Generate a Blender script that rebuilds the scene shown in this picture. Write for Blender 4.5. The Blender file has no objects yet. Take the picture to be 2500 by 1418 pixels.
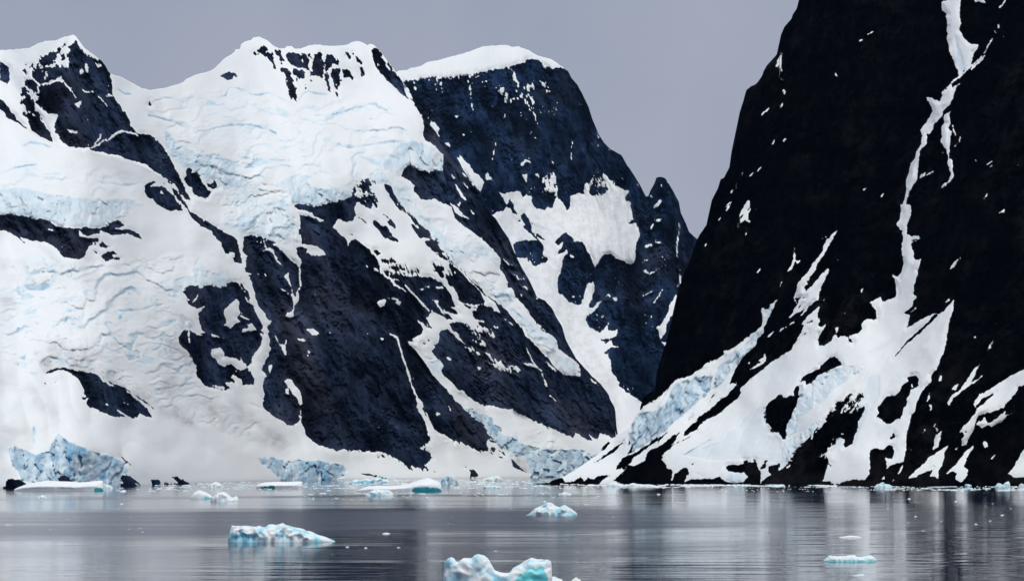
import bpy, math, random
import numpy as np

# ------------------------------------------------------------------ camera
F = 5000.0            # focal length in photo pixels (photo 2500 x 1418)
CX, VH, HC = 1250.0, 1128.0, 24.0   # principal column, horizon row, eye height (m)
sc = bpy.context.scene
cam = bpy.data.objects.new("camera", bpy.data.cameras.new("camera"))
sc.collection.objects.link(cam)
cam.data.sensor_width = 36.0
cam.data.lens = F / 2500.0 * 36.0
cam.data.shift_y = (VH - 709.0) / 2500.0
cam.location = (0, 0, HC)
cam.rotation_euler = (math.radians(90), 0, 0)
cam.data.clip_start = 1.0
cam.data.clip_end = 40000.0
sc.camera = cam

# ------------------------------------------------------------------ sky, sun, exposure
SUN_EL, SUN_AZ = math.radians(60), math.radians(150)   # azimuth measured clockwise from +Y (view direction)
world = bpy.data.worlds.new("World"); sc.world = world; world.use_nodes = True
nt = world.node_tree; nt.nodes.clear()
sky = nt.nodes.new("ShaderNodeTexSky"); sky.sky_type = 'NISHITA'; sky.sun_disc = False
sky.sun_elevation = SUN_EL; sky.sun_rotation = SUN_AZ
skm = nt.nodes.new("ShaderNodeVectorMath"); skm.operation = 'SCALE'; skm.inputs['Scale'].default_value = 0.06
nt.links.new(sky.outputs[0], skm.inputs[0])
geo = nt.nodes.new("ShaderNodeNewGeometry")
cn = nt.nodes.new("ShaderNodeTexNoise"); cn.inputs['Scale'].default_value = 5.0; cn.inputs['Detail'].default_value = 4
nt.links.new(geo.outputs['Incoming'], cn.inputs['Vector'])
cr = nt.nodes.new("ShaderNodeValToRGB")
cr.color_ramp.elements[0].position = 0.3; cr.color_ramp.elements[0].color = (0.184, 0.205, 0.266, 1)
cr.color_ramp.elements[1].position = 0.7; cr.color_ramp.elements[1].color = (0.236, 0.248, 0.296, 1)
nt.links.new(cn.outputs[0], cr.inputs[0])
mx = nt.nodes.new("ShaderNodeMix"); mx.data_type = 'RGBA'; mx.inputs[0].default_value = 0.94   # overcast veil over the clear sky
nt.links.new(skm.outputs[0], mx.inputs[6]); nt.links.new(cr.outputs[0], mx.inputs[7])
bg = nt.nodes.new("ShaderNodeBackground"); bg.inputs[1].default_value = 1.0
out = nt.nodes.new("ShaderNodeOutputWorld")
nt.links.new(mx.outputs[2], bg.inputs[0]); nt.links.new(bg.outputs[0], out.inputs[0])

sun = bpy.data.objects.new("sun", bpy.data.lights.new("sun", 'SUN'))
sc.collection.objects.link(sun)
sun.data.energy = 1.3; sun.data.angle = math.radians(40); sun.data.color = (1.0, 0.98, 0.915)
sd = np.array([math.sin(SUN_AZ) * math.cos(SUN_EL), math.cos(SUN_AZ) * math.cos(SUN_EL), math.sin(SUN_EL)])
from mathutils import Vector
sun.rotation_euler = Vector(sd).to_track_quat('Z', 'Y').to_euler()
vs = sc.view_settings
vs.view_transform = 'Standard'; vs.look = 'None'; vs.exposure = 0.76; vs.gamma = 1.0; vs.use_curve_mapping = False
sc.cycles.max_bounces = 6; sc.cycles.diffuse_bounces = 3; sc.cycles.glossy_bounces = 3; sc.cycles.volume_bounces = 0

rng = np.random.default_rng(7); random.seed(7)

# ------------------------------------------------------------------ noise
def _grad(ix, iy, seed):
    h = (ix * 374761393 + iy * 668265263 + seed * 974634371) & 0xFFFFFFFF
    h = ((h ^ (h >> 13)) * 1274126177) & 0xFFFFFFFF
    a = ((h ^ (h >> 16)) & 0xFFFF).astype(np.float32) * np.float32(2 * math.pi / 65536)
    return np.cos(a), np.sin(a)

def perlin(x, y, seed=0):
    x = np.asarray(x, np.float32); y = np.asarray(y, np.float32)
    xf = np.floor(x); yf = np.floor(y)
    ix = xf.astype(np.int64); iy = yf.astype(np.int64)
    fx = x - xf; fy = y - yf
    u = fx * fx * fx * (fx * (fx * 6 - 15) + 10); w = fy * fy * fy * (fy * (fy * 6 - 15) + 10)
    def g(a, b):
        c, s = _grad(ix + a, iy + b, seed)
        return c * (fx - a) + s * (fy - b)
    n0 = g(0, 0) * (1 - u) + g(1, 0) * u
    n1 = g(0, 1) * (1 - u) + g(1, 1) * u
    return (n0 * (1 - w) + n1 * w) * 1.5

def fbm(x, y, octv=4, seed=0, gain=0.5):
    r = 0; a = 1.0; f = 1.0
    for o in range(octv):
        r = r + a * perlin(x * f, y * f, seed + o * 17); a *= gain; f *= 2.03
    return r

def ridged(x, y, octv=4, seed=0, gain=0.55):
    r = 0; a = 1.0; f = 1.0
    for o in range(octv):
        r = r + a * (1 - 2 * np.abs(perlin(x * f, y * f, seed + o * 31))); a *= gain; f *= 2.07
    return r

def cells(x, y, seed=0):
    """blocky cellular pattern: a value per cell, the gap to the cell edge, and a random tilt of each block's face"""
    xf = np.floor(x); yf = np.floor(y)
    b1 = np.full(x.shape, 9.0, np.float32); b2 = b1.copy()
    val = np.zeros(x.shape, np.float32); rx, ry, g1, g2 = val.copy(), val.copy(), val.copy(), val.copy()
    for dx in (-1, 0, 1):
        for dy in (-1, 0, 1):
            ix = (xf + dx).astype(np.int64); iy = (yf + dy).astype(np.int64)
            c, s = _grad(ix, iy, seed)
            ox = ix + 0.5 + 0.42 * c - x; oy = iy + 0.5 + 0.42 * s - y
            d = (ox * ox + oy * oy).astype(np.float32)
            near = d < b1
            if near.any():
                c2, s2 = _grad(ix, iy, seed + 5); c3, _ = _grad(ix, iy, seed + 11)
                b2 = np.where(near, b1, np.minimum(b2, d)); b1 = np.where(near, d, b1)
                val = np.where(near, c3, val); g1 = np.where(near, c2, g1); g2 = np.where(near, s2, g2)
                rx = np.where(near, ox, rx); ry = np.where(near, oy, ry)
            else: b2 = np.minimum(b2, d)
    return val.astype(np.float32), np.sqrt(b2) - np.sqrt(b1), (rx * g1 + ry * g2).astype(np.float32)

def sstep(a, b, x):
    t = np.clip((x - a) / (b - a), 0, 1); return t * t * (3 - 2 * t)

def box1(a, r, axis):
    if r < 1: return a
    pad = [(0, 0), (0, 0)]; pad[axis] = (r + 1, r)
    c = np.cumsum(np.pad(a, pad, mode='edge').astype(np.float64), axis=axis)
    n = a.shape[axis]
    hi = np.take(c, np.arange(2 * r + 1, 2 * r + 1 + n), axis=axis); lo = np.take(c, np.arange(0, n), axis=axis)
    return ((hi - lo) / (2 * r + 1)).astype(np.float32)

def blur(a, ru, rv, n=2):
    for _ in range(n): a = box1(box1(a, ru, 0), rv, 1)
    return a

# ------------------------------------------------------------------ traced outlines (photo pixels, noted per close-up view of the photograph)
TILE = dict(A=(0, 50), B=(400, 50), C=(0, 300), D=(400, 300), E=(850, 50), F=(850, 300), G=(1300, 100), H=(1300, 400),
            I=(0, 580), J=(400, 580), K=(850, 580), L=(1300, 650), M=(0, 860), N=(400, 860), O=(850, 860), P=(1300, 900),
            Q=(1600, 0), R=(2000, 0), S=(1600, 300), T=(2000, 300), U=(1600, 580), V=(2000, 580), W=(1600, 860), X=(2000, 860),
            a=(0, 1118), b=(400, 1118), c=(850, 1118), d=(1250, 1118), e=(1600, 1118), g=(2000, 1118))
ZM = 4.726
def pts_of(s):
    o = (0, 0); z = 1.0; r = []
    for w in s.split():
        if ':' in w:
            k, w = w.split(':'); o = TILE[k]; z = ZM
        x, y = w.split(','); r.append((o[0] + float(x) / z, o[1] + float(y) / z))
    return np.array(r, np.float32)
SIL_LEFT = "-340,175 -200,150 -90,132 A:0,345 150,338 340,320 430,270 520,240 630,235 730,195 800,180 845,165 880,190 915,240 980,325 1050,375 1170,465 1220,530 1250,590 1275,618 1400,655 1500,710 1640,785 1740,805 1900,780 2050,738 2120,710 2140,682 2250,630 B:480,600 560,575 640,500 700,440 815,370 825,335 882,330 888,282 930,245 1000,230 1040,195 1100,190 1200,235 1260,290 1330,325 1390,325 1420,297 1470,297 1510,328 1580,325 1690,285 1800,280 1870,295 2000,295 2100,285 2190,245 E:115,240 180,260 222,292 236,275 280,275 330,315 400,400 500,530 560,610 620,700 700,795 765,955 830,1060 880,1140 1000,1270 F:1090,235 1200,370 1290,490 1390,660 1520,830 1640,1050 1700,1100 1780,1230 1850,1330 K:1885,92 1940,220 2000,340 2100,510 2180,690 L:60,358 150,400 230,490 270,580 340,690 385,850 430,930 500,1060 600,1170 690,1270 790,1360 P:820,220 880,300 900,360 955,460 958,520 965,640 985,765 1100,980 1560,1110"
EDGE_DOME = "-340,170 -120,235 0,268 46,302 101,337 131,352 148,361 212,361 233,370 275,378 307,385 338,399 370,414 402,433 423,448 444,467 463,492"
SIL_FAR = "880,230 930,200 E:550,600 590,580 680,575 720,550 820,535 920,480 1040,460 1200,415 1340,380 1440,345 1560,300 1800,285 1850,290 1900,310 1960,300 2080,345 2190,410 G:210,210 260,240 380,330 410,350 450,430 520,510 545,560 570,600 650,770 690,900 770,1090 830,1180 900,1250 1030,1320 1080,1418 H:1140,80 1250,260 1290,340 1310,380 1340,370 1360,310 1405,230 1430,160 1470,150 1530,165 1560,210 1610,290 1690,440 1710,560 1770,690 1810,790 1890,860 2000,960 2250,1200"
SIL_RIGHT = "1306,1181 1340,1178 P:190,1322 240,1282 350,1250 560,1120 800,950 806,900 870,840 980,770 1110,690 1160,600 1265,440 1275,340 1350,280 1440,235 L:1466,1160 1474,1090 1510,960 1555,850 1600,650 1640,500 1680,280 1760,60 H:1830,1080 1900,870 1940,800 2045,650 2055,500 2065,425 2140,280 2170,180 2210,160 2290,0 G:2300,1400 2340,1240 Q:965,1418 972,1300 1010,1180 1050,1040 1110,995 1170,965 1230,880 1250,820 1290,750 1340,700 1400,630 1428,580 1434,500 1450,400 1490,310 1570,220 1585,170 1630,105 1645,40 1670,-60 1750,-220 1850,-330 R:200,-480 700,-620 1400,-700 2100,-660 2600,-760 3300,-700 4300,-800"
WATER_LEFT = "-340,1200 0,1192 200,1189 350,1184.5 470,1180 620,1174.5 720,1172 850,1170 1050,1168 1300,1165 1470,1163 1560,1163"
WATER_RIGHT = "1306,1181.5 1500,1181 1850,1183 2100,1185 2500,1186 2900,1187"

LEFT = """
R A:365,620 380,560 430,545 580,540 700,520 790,545 800,470 760,390 800,350 790,310 850,260 880,220 915,300 985,370 1060,430 1130,470 1180,470 1220,530 1265,590 1290,700 1305,800 1310,880 1350,950 1400,1000 1410,1045 1450,1060 1490,1140 1510,1210 1550,1260 1590,1310 1740,1320 1800,1380 C:1810,190 1850,240 1900,300 1950,390 2000,490 2030,570 2080,640 2130,730 2175,840 2190,910 2000,700 1880,620 1750,530 1700,490 1560,440 1450,400 1300,365 1100,330 1040,310 1000,290 790,285 740,240 690,170 640,110 630,40 A:660,1100 650,1075 570,1080 500,1040 440,990 415,940 440,900 450,830 440,760 480,740 410,690 360,640
R A:690,310 650,350 570,375 520,410 470,440 440,520 500,540 590,520 640,430 690,340
R A:280,710 330,665 390,690 440,760 440,850 390,850 340,800 290,760
R A:235,770 290,770 300,800 350,850 390,930 400,1000 440,1080 490,1170 430,1150 400,1110 330,1060 270,1100 265,1080 310,1040 300,990 240,960 240,920 290,900 240,850
R A:265,1100 330,1065 420,1110 490,1170 550,1250 C:550,60 600,150 620,235 480,170 370,90 330,0 A:330,1150
R A:0,455 40,490 100,540 120,680 80,735 0,700
R A:-60,850 0,910 60,960 120,1040 170,1090 200,1150 320,1250 250,1210 140,1150 80,1120 60,1060 0,1030
R A:710,330 720,280 750,262 765,290 730,320
R A:700,390 740,380 760,450 720,490
R A:330,540 380,510 370,560 340,560
R A:255,590 280,530 310,530 300,620 280,610
S A:485,745 560,710 640,680 695,645 750,720 640,710 560,745
s9 A:750,720 880,890
S A:920,775 990,820 1070,815 1090,835 1000,840 950,810
S A:1220,870 1260,850 1300,875 1230,885
S A:865,960 940,920 930,980 900,1005
S A:910,600 945,560 970,600 930,630
S A:965,505 1010,500 1015,610 985,600 990,560
S A:1090,480 1160,530 1130,545
S A:520,590 580,560 540,640 520,670
S A:770,1260 900,1280 890,1305 800,1290
s12 A:1130,880 1190,930 1250,1000
s22 C:1090,245 1150,180 1165,120
s22 C:1010,295 1140,260 1190,200 1250,210 1330,130 1400,100 1550,120 1590,150
s14 A:360,560 480,545 590,530
s10 A:820,790 860,870
R B:1025,370 1050,360 1080,390 1070,415 1035,405
R B:1090,330 1150,300 1200,320 1180,370 1240,385 1260,360 1270,450 1255,470 1285,540 1290,570 1260,560 1255,500 1200,460 1190,435 1140,415 1085,375
R B:1270,340 1310,330 1350,370 1390,470 1350,480 1370,515 1340,470 1330,440 1280,390
R B:1400,380 1450,365 1530,375 1590,410 1620,540 1560,555 1490,520 1440,480 1410,430
R B:1580,390 1640,385 1680,470 1660,530 1680,580 1640,570 1610,500
R B:1655,395 1690,390 1705,440 1670,430
R B:1335,560 1370,535 1420,560 1460,620 1490,690 1530,800 1530,940 1490,900 1465,925 1455,850 1420,790 1405,720 1430,700 1400,640 1385,600 1350,590
R B:1480,550 1540,560 1610,570 1635,650 1620,680 1560,650 1545,720 1525,690 1540,640 1490,630
R B:1740,390 1780,370 1840,380 1830,420 1850,520 1850,650 1830,685 1790,650 1740,640 1690,640 1680,600 1710,580 1720,480
R B:1855,420 1880,400 1960,400 2000,450 2035,500 1990,510 1950,500 1920,540 1870,600 1860,560 1850,480
R B:1950,540 2030,560 2030,640 2045,690 2040,750 1970,740 1940,690 1930,640
R B:1865,610 1890,600 1920,700 1920,790 1880,750 1860,680
R B:1885,790 1905,790 1930,830 1900,825
R B:1970,740 2010,760 2015,800 1975,800
R B:1975,830 2000,840 2010,890 1985,890
R B:2060,570 2110,565 2150,600 2190,660 2180,690 2140,650 2080,675
R B:2085,370 2120,365 2160,430 2140,440 2090,400
R B:2160,370 2190,370 2250,440 2300,490 2290,510 2240,490 2210,420
R B:2260,550 2300,540 2320,600 2300,660 2280,650
R B:650,655 690,625 760,590 830,610 855,655 810,640 775,690 720,685 680,665
R B:1625,720 1640,740 1655,780 1635,785
R B:1685,680 1700,680 1710,710 1690,710
R A:1705,970 1722,910 1750,985
R E:260,350 275,320 340,330 400,400 520,560 640,720 770,860 900,1060 1000,1200 1060,1300 F:1100,230 1100,350 1085,360 1040,310 980,250 900,210 880,170 850,130 870,80 865,0 E:870,1160 840,1080 790,1010 750,950 690,910 650,880 560,790 490,730 450,700 410,640 340,580 310,520 290,450
S E:640,740 700,780 720,810 690,830 750,880 770,900 720,910 660,880 660,820
S E:830,1070 900,1080 900,1110 870,1115
S E:340,490 365,515 350,525
S E:420,480 470,540 480,590 440,520
S E:530,700 555,710 545,725
S E:370,390 400,400 460,490 430,470
R F:630,560 640,530 700,480 770,510 860,555 930,570 990,550 1090,560 1100,400 1060,250 1300,100 1700,600 2100,1200 K:2300,300 L:300,200 800,800 1100,1400 P:1050,600 980,770 920,800 870,770 775,740 745,820 660,760 690,835 600,790 500,735 465,800 380,760 290,710 150,660 0,580 O:2363,900 2100,760 1950,690 1890,650 1800,650 1620,610 1700,900 1690,1060 1640,1030 1590,1020 1620,1100 1650,1175 1560,1140 1490,1130 1430,1110 1320,1060 1250,1030 1170,1000 1110,940 1050,930 1000,900 930,940 945,1000 930,1040 880,1080 860,1100 940,1160 980,1225 940,1250 920,1270 890,1310 910,1370 830,1340 740,1320 740,1355 690,1330 640,1270 600,1240 540,1220 470,1200 440,1160 380,1150 300,1150 100,1140 0,1135 N:2250,1140 2130,1140 2085,1110 2050,1120 2010,1145 1940,1120 1840,1080 1780,1070 1700,1000 1650,960 1620,880 1580,800 1560,780 1530,820 1460,845 1390,810 1290,750 1200,690 1150,650 1050,600 900,450 800,420 700,430 590,415 470,380 370,250 380,200 350,100 300,30 J:330,1380 260,1290 200,1260 160,1180 200,1100 220,1075 300,1060 300,800 260,700 230,640 240,580 300,545 380,550 415,600 480,550 540,545 600,570 650,580 720,565 740,530 820,515 870,500 900,300 920,100 915,0 D:925,1310 1050,1290 1060,1320 1130,1310 1200,1340 1280,1380 1600,1400 1580,1290 1560,1270 1570,1080 1510,945 1560,925 1640,945 1730,960 1830,950 1900,930 1950,910 2000,930 2030,890 2090,880 2170,840 2165,770 2200,730 2260,700 2300,650 F:180,650 230,640 260,690 400,705 600,640
S J:850,0 880,100 895,200 900,290 830,300 810,240 830,180 770,200 730,170 720,200 670,120 600,20 560,130 640,260 720,360 830,480 880,560 940,640 980,720 1040,790 1060,870 1110,960 1140,1010 1120,1070 1150,1110 1110,1100 1140,1170 1110,1270 1060,1310 1020,1360 N:1030,0 1010,80 1020,130 960,170 1000,230 1050,300 1040,360 900,380 900,310 860,290 800,250 780,300 820,320 820,350 790,340 700,350 720,370 790,420 700,430 760,500 900,600 1030,640 1150,650 1140,590 1155,480 1140,400 1160,300 1190,270 1160,250 1130,190 1180,70 J:1180,1418 1230,1280 1220,1180 1200,1080 1180,1030 1240,960 1200,960 1150,870 1100,790 1060,700 1040,620 1010,530 985,450 1010,420 950,400 940,320 960,210 920,180 910,0
R J:875,500 920,560 970,620 1000,720 970,690 930,620 890,560
S J:700,840 770,760 820,715 870,740 860,800 880,860 850,920 880,970 800,1010 760,1050 700,1010 720,960 705,900
S J:870,900 920,900 1005,955 940,940
S J:910,1050 980,1040 970,1000 1020,990 1070,1065 1000,1080 910,1090
S J:550,1290 660,1275 700,1330 690,1370 830,1380 880,1418 N:880,60 920,120 940,130 960,170 930,200 900,210 830,180 780,130 730,140 700,180 640,130 600,80 550,40
S J:540,1105 690,1160 560,1140
s20 J:290,1070 300,1220
S J:240,640 280,760 350,790 390,820 440,800 480,785 430,840 400,860 400,960 420,1010 440,1070 480,1095 400,1100 440,1125 380,1120 300,1060 220,1080 150,900 200,700
S J:270,690 300,715 280,725
s10 J:325,755 370,700 405,640
S J:940,690 1000,745 960,740
S N:560,370 700,400 690,430 600,410
S J:1250,80 1290,60 1420,25 1500,50 1600,80 1700,85 1770,110 1840,160 1880,200 1780,215 1720,210 1650,180 1660,140 1600,110 1520,120 1540,190 1580,250 1580,300 1570,360 1580,450 1595,520 1580,580 1550,610 1560,680 1550,740 1520,780 1500,870 1500,900 1450,925 1400,900 1430,865 1480,850 1500,800 1500,730 1460,670 1475,640 1470,580 1440,520 1410,460 1385,440 1440,400 1440,470 1460,540 1480,590 1490,660 1510,690 1530,690 1540,600 1570,570 1565,500 1555,370 1560,350 1520,300 1480,270 1440,230 1380,180 1330,130
S J:1120,150 1220,110 1250,140 1280,200 1300,240 1370,330 1310,280 1250,190 1200,145
S J:1340,590 1400,620 1435,655 1360,612
s10 J:1150,0 1175,110
S J:1635,1055 1720,1045 1800,1110 1730,1125 1690,1100
S J:1525,1165 1580,1160 1630,1190 1590,1200
S J:1720,655 1740,648 1755,662 1735,662
S J:1160,420 1175,425 1190,460 1175,450
S J:1910,1090 1970,1095 1940,1103
S J:1290,1135 1340,1220 1390,1240 1415,1175 1410,1260 1400,1380 1380,1330 1350,1260
S N:1205,150 1255,140 1220,240
S N:1395,330 1430,305 1480,320 1510,390 1550,410 1580,470 1585,530 1600,600 1580,615 1550,550 1490,480 1430,400
S N:1400,425 1440,425 1440,480 1410,475
s12 N:1585,660 1580,720
S N:1550,730 1585,725 1580,790 1600,830 1650,960 1540,880 1540,820 1560,790
S J:1650,1380 1670,1310 1700,1320 1665,1355
S D:1510,960 1570,1000 1680,1030 1740,1080 1870,1140 1800,1140 1700,1090 1580,1060 1540,1050
S D:1940,1215 1985,1150 2000,1110 2060,1120 2120,1145 F:60,1120 100,1060 75,1000 100,920 130,920 190,960 210,980 270,1000 280,960 330,960 340,900 270,810 240,740 270,700 400,705 430,760 520,900 605,1000 700,1070 780,1160 900,1280 990,1370 1000,1418 K:1050,60 1100,170 1160,260 1250,330 1350,420 1430,520 1520,620 1600,680 1700,750 1750,870 1690,850 1640,790 1600,800 1560,770 1500,780 1480,830 1430,850 1440,900 1480,940 1560,960 1590,990 1500,970 1520,1020 1600,1060 1670,1130 1660,1150 1600,1100 1560,1070 1500,1080 1450,1050 1480,1090 1500,1140 1400,1020 1320,980 1200,980 1170,1000 1200,1060 1270,1110 1300,1160 1350,1230 1280,1180 1200,1100 1140,1060 1040,1100 1050,1170 1020,1230 980,1230 1000,1260 960,1310 1000,1350 1050,1418 870,1418 800,1320 700,1220 690,1190 760,1200 740,1170 800,1130 850,1100 860,1060 830,990 790,950 830,970 870,1000 920,1040 960,1050 920,960 900,930 940,880 960,840 1000,850 1040,880 1080,900 1140,950 1200,940 1170,890 1100,860 1110,830 1130,800 1220,800 1250,790 1200,740 1190,680 1160,600 1100,540 1030,500 960,460 880,450 780,440 700,450 640,440 600,420 540,420 500,390 440,370 400,390 500,470 600,500 560,480 520,500 600,580 680,630 620,600 540,560 490,510 500,490 400,440 370,390 360,300 330,240 270,170 200,100 130,60 60,20 0,70 D:2130,1418 2110,1350 2040,1290 2000,1230 1950,1210
S F:50,820 100,760 160,800 220,800 230,850 130,855 80,840
R K:380,250 510,240 570,280 480,300 420,290
R K:470,340 560,320 650,330 660,370 600,400 520,380
R K:660,400 740,375 820,380 820,410 700,418 650,410
R K:280,150 340,140 370,180 350,215 300,180
R K:890,60 950,30 1010,50 1050,90 1090,160 1090,180 1000,160 940,110
R K:1010,180 1070,180 1150,250 1130,260 1060,220
R K:990,330 1010,290 1060,310 1100,370 1080,400 1130,440 1160,420 1240,410 1180,370 1170,310 1230,330 1330,430 1410,520 1430,540 1520,620 1580,720 1570,770 1500,770 1420,770 1330,760 1270,720 1260,640 1220,580 1160,540 1120,450 1060,460 1030,420 1000,380
R K:1110,800 1180,800 1240,830 1270,880 1200,870 1120,840
R K:1110,870 1180,900 1220,940 1170,950 1130,930
R K:980,835 1010,850 990,870
R K:1330,760 1420,800 1480,800 1400,822 1340,790
R K:920,1170 950,1190 930,1197
R K:865,1215 895,1225 870,1235
R F:280,1110 330,1140 400,1200 440,1190 520,1290 430,1335 380,1270 330,1210 290,1170
R F:440,1150 480,1110 540,1180 550,1220 500,1200
R F:460,1320 520,1300 570,1330 585,1375 500,1360
r12 F:385,1035 460,1100
r14 F:125,1085 170,1120 210,1160
R F:395,710 450,760 520,860 570,930 605,995 560,960 490,870 420,770
R F:710,1145 780,1190 860,1230 930,1300 950,1340 870,1330 820,1330 790,1290 760,1230
R F:870,1360 960,1350 1020,1390 1050,1418 920,1418
r16 F:60,1330 140,1385
r10 F:20,1290 60,1295
S F:400,690 470,720 560,880 640,970 700,1050 760,1090 900,1230 990,1370 K:1020,20 1100,160 1180,270 1300,360 1420,500 1530,590 1610,670 1720,750 1820,830 1900,930 1990,1030 2060,1150 2130,1200 2250,1330 L:130,1020 190,1060 240,1150 300,1210 380,1250 540,1270 550,1230 530,1130 500,1090 420,1040 370,1010 310,960 290,920 270,850 230,810 190,780 130,750 70,700 30,640 0,600 K:2270,1080 2200,1030 2150,950 2110,910 2090,870 2050,800 1990,740 1950,700 1910,610 1870,580 1830,590 1830,500 1810,440 1750,350 1760,240 1680,150 1530,0 F:1530,1330 1420,1250 1300,1160 1220,1070 1190,970 1060,910 990,875 900,890 830,880 800,840 750,780 770,720 690,660 600,610 500,560
S F:1165,920 1230,960 1290,1000 1250,930 1300,910 1280,980 1330,1060 1400,1105 1300,1070 1240,1040
s22 F:1245,730 1300,820 1360,890
s9 F:1340,700 1385,750
s12 F:1300,560 1390,640
s18 F:1200,590 1225,640
s8 F:1420,1010 1450,1055
S K:1880,400 1940,430 1970,470 2030,485 1960,488 1930,440
S K:1790,240 1830,270 1920,335 1860,312
S K:1990,650 2030,650 2000,680
S K:2160,690 2185,690 2160,728
s8 K:2000,545 2080,600
s14 K:1360,1270 1440,1300 1500,1345
s12 K:1590,1340 1690,1418
s8 K:1450,1180 1480,1225
s8 K:1520,1170 1555,1245
S K:1690,1020 1750,1025 1720,1055
s8 K:2060,1270 2130,1418
s6 K:1810,940 1900,1010
S O:1620,75 1700,100 1760,110 1820,160 1880,185 1940,170 1980,210 1940,208 1880,195 1760,210 1720,150 1670,130
S O:2020,130 2090,125 2160,140 2220,215 2150,165 2080,158
s8 O:2080,0 2160,140
s10 O:2250,280 2290,385
s10 O:2290,110 2360,195
Z7 O:1640,60 1950,60 1980,340 1750,340 1600,160
Z6 K:1330,1000 1700,1000 1700,1400 1400,1380
Z6 K:900,250 1250,250 1250,450 1000,450
Z6 K:350,220 850,220 850,450 400,450
Z7 F:30,640 330,640 340,1000 60,900
S O:1130,60 1190,65 1180,95 1140,85
S O:1500,170 1540,165 1510,212
s14 P:130,110 165,190
s14 L:165,1105 270,1210
s16 L:0,1090 40,1150 100,1210
s10 L:105,1240 165,1380
s14 P:210,310 270,360
S P:670,110 750,170 730,182 690,150
S K:320,740 400,710 450,715 430,770 380,805 340,780
S K:460,705 540,690 615,740 590,785 540,750 560,720
S K:375,1155 410,1160 390,1182
S K:290,345 330,360 360,395 310,380
S K:200,310 245,345 210,342
s20 K:660,555 740,640 830,730 930,850
s20 K:490,1110 570,1160 610,1290 640,1418 O:660,130 740,380 770,480 830,580
S O:760,460 800,520 860,580 860,660 930,760 970,830 980,870 1050,930 920,940 900,850 880,770 820,690 780,620 800,620
S K:970,715 1050,730 1030,770 1090,830 1130,910 1060,830
S K:1010,570 1080,555 1090,580 1020,590
S K:820,590 880,590 850,612
S K:900,560 940,545 940,585
S O:1020,680 1070,710 1030,740
S O:1140,610 1160,610 1190,670 1180,685
s8 O:905,690 940,770
R O:355,1190 390,1170 440,1200 380,1215
R O:975,1350 1030,1385 990,1375
R c:1395,125 1440,130 1480,160 1505,205 1470,230 1400,225 1410,180
R O:1640,1100 1690,1110 1680,1128
R O:1730,1115 1800,1160 1810,1185 1750,1140
R O:1715,1165 1750,1170 1740,1185
R O:1720,1195 1790,1215 1740,1218
R O:1790,1245 1860,1285 1830,1280
R c:140,175 240,180 350,205 440,234 330,222 200,197
R c:1345,92 1385,100 1370,110
S O:810,0 960,0 1060,90 1095,160 1070,210 1110,270 1160,310 1220,380 1280,440 1330,450 1380,500 1440,550 1500,580 1580,620 1620,610 1800,650 1890,650 1950,690 2000,900 1800,1060 1690,1060 1640,970 1600,920 1560,830 1420,730 1340,660 1250,570 1170,460 1060,360 960,220 900,130
R O:1880,1210 1920,1250 1990,1330 2080,1395 1960,1350 1900,1310
R C:0,1060 70,1045 200,1070 300,1080 400,1110 500,1120 570,1130 650,1190 760,1215 900,1215 1010,1205 1130,1215 1250,1185 1310,1130 1370,1115 1440,1195 1360,1210 1300,1215 1400,1235 1500,1235 1600,1280 1640,1340 1560,1320 1460,1280 1300,1300 1230,1260 1160,1235 1150,1270 1060,1290 1010,1310 960,1290 920,1240 920,1310 1000,1330 1090,1330 1150,1320 1140,1350 1070,1418 I:1110,30 1040,100 1000,150 980,210 930,250 800,240 730,220 700,180 620,90 540,60 400,40 240,0 C:300,1390 190,1310 100,1260 50,1235 0,1245 -200,1150 -200,1040
S C:550,1215 600,1225 625,1245 560,1235
R I:1140,80 1170,45 1220,80 1280,110 1220,125 1150,110
R I:1090,155 1150,185 1110,185
R I:1160,200 1230,170 1330,155 1350,190 1300,200 1320,230 1390,230 1385,265 1300,250 1250,280 1220,280
R C:1665,740 1720,690 1770,672 1800,680 1720,730 1800,740 1870,730 1940,790 2010,860 2090,970 2100,1010 2060,1020 2020,1010 1980,1030 1900,990 1840,950 1760,880 1690,850 1670,800
S C:1830,820 1860,785 1890,825
R C:1955,740 2040,780 2090,860 2150,950 2200,1020 2290,1080 2363,1130 D:470,1110 540,1160 600,1210 700,1260 830,1330 860,1400 J:860,60 890,180 900,300 820,290 810,240 830,180 760,190 720,200 690,150 660,60 600,20 D:600,1330 560,1280 550,1240 420,1190 380,1140 300,1060 270,1000 C:2090,930 2010,830
S J:745,232 760,170 830,172 800,260 770,250
R C:2040,770 2100,800 2180,890 2190,912 2120,862
R D:250,545 290,520 330,550 320,580 370,570 400,610 450,680 490,740 550,800 520,850 480,865 400,850 350,830 330,760 290,730 250,690 230,640 265,610
R D:500,700 560,690 570,655 600,690 630,750 560,760 520,740
r10 C:1930,680 1985,700
r10 C:1880,690 1900,715
R M:520,240 580,200 650,180 760,185 900,205 1050,240 1200,300 1330,370 1460,420 1560,490 1660,555 1790,655 1750,640 1640,560 1560,500 1480,450 1600,560 1700,650 1770,740 1690,735 1610,700 1580,740 1530,765 1450,720 1360,660 1330,660 1440,730 1450,755 1390,740 1300,745 1200,700 1130,660 1050,630 1000,600 1000,540 1020,520 960,550 940,530 990,510 960,480 975,440 940,370 900,300 850,270 800,230 700,200 580,235
S M:1130,270 1220,310 1330,400 1270,390 1180,330
S M:1450,430 1500,450 1640,560 1770,680 1780,710 1680,620 1560,530
S M:1205,595 1250,580 1265,620
S M:1440,575 1490,610 1460,610
R M:490,335 540,360 520,370
R M:620,330 650,335 635,350
R a:60,330 90,250 150,240 230,250 320,290 200,340 150,362 80,362 30,350
R a:680,225 720,200 780,215 830,270 690,268
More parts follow.
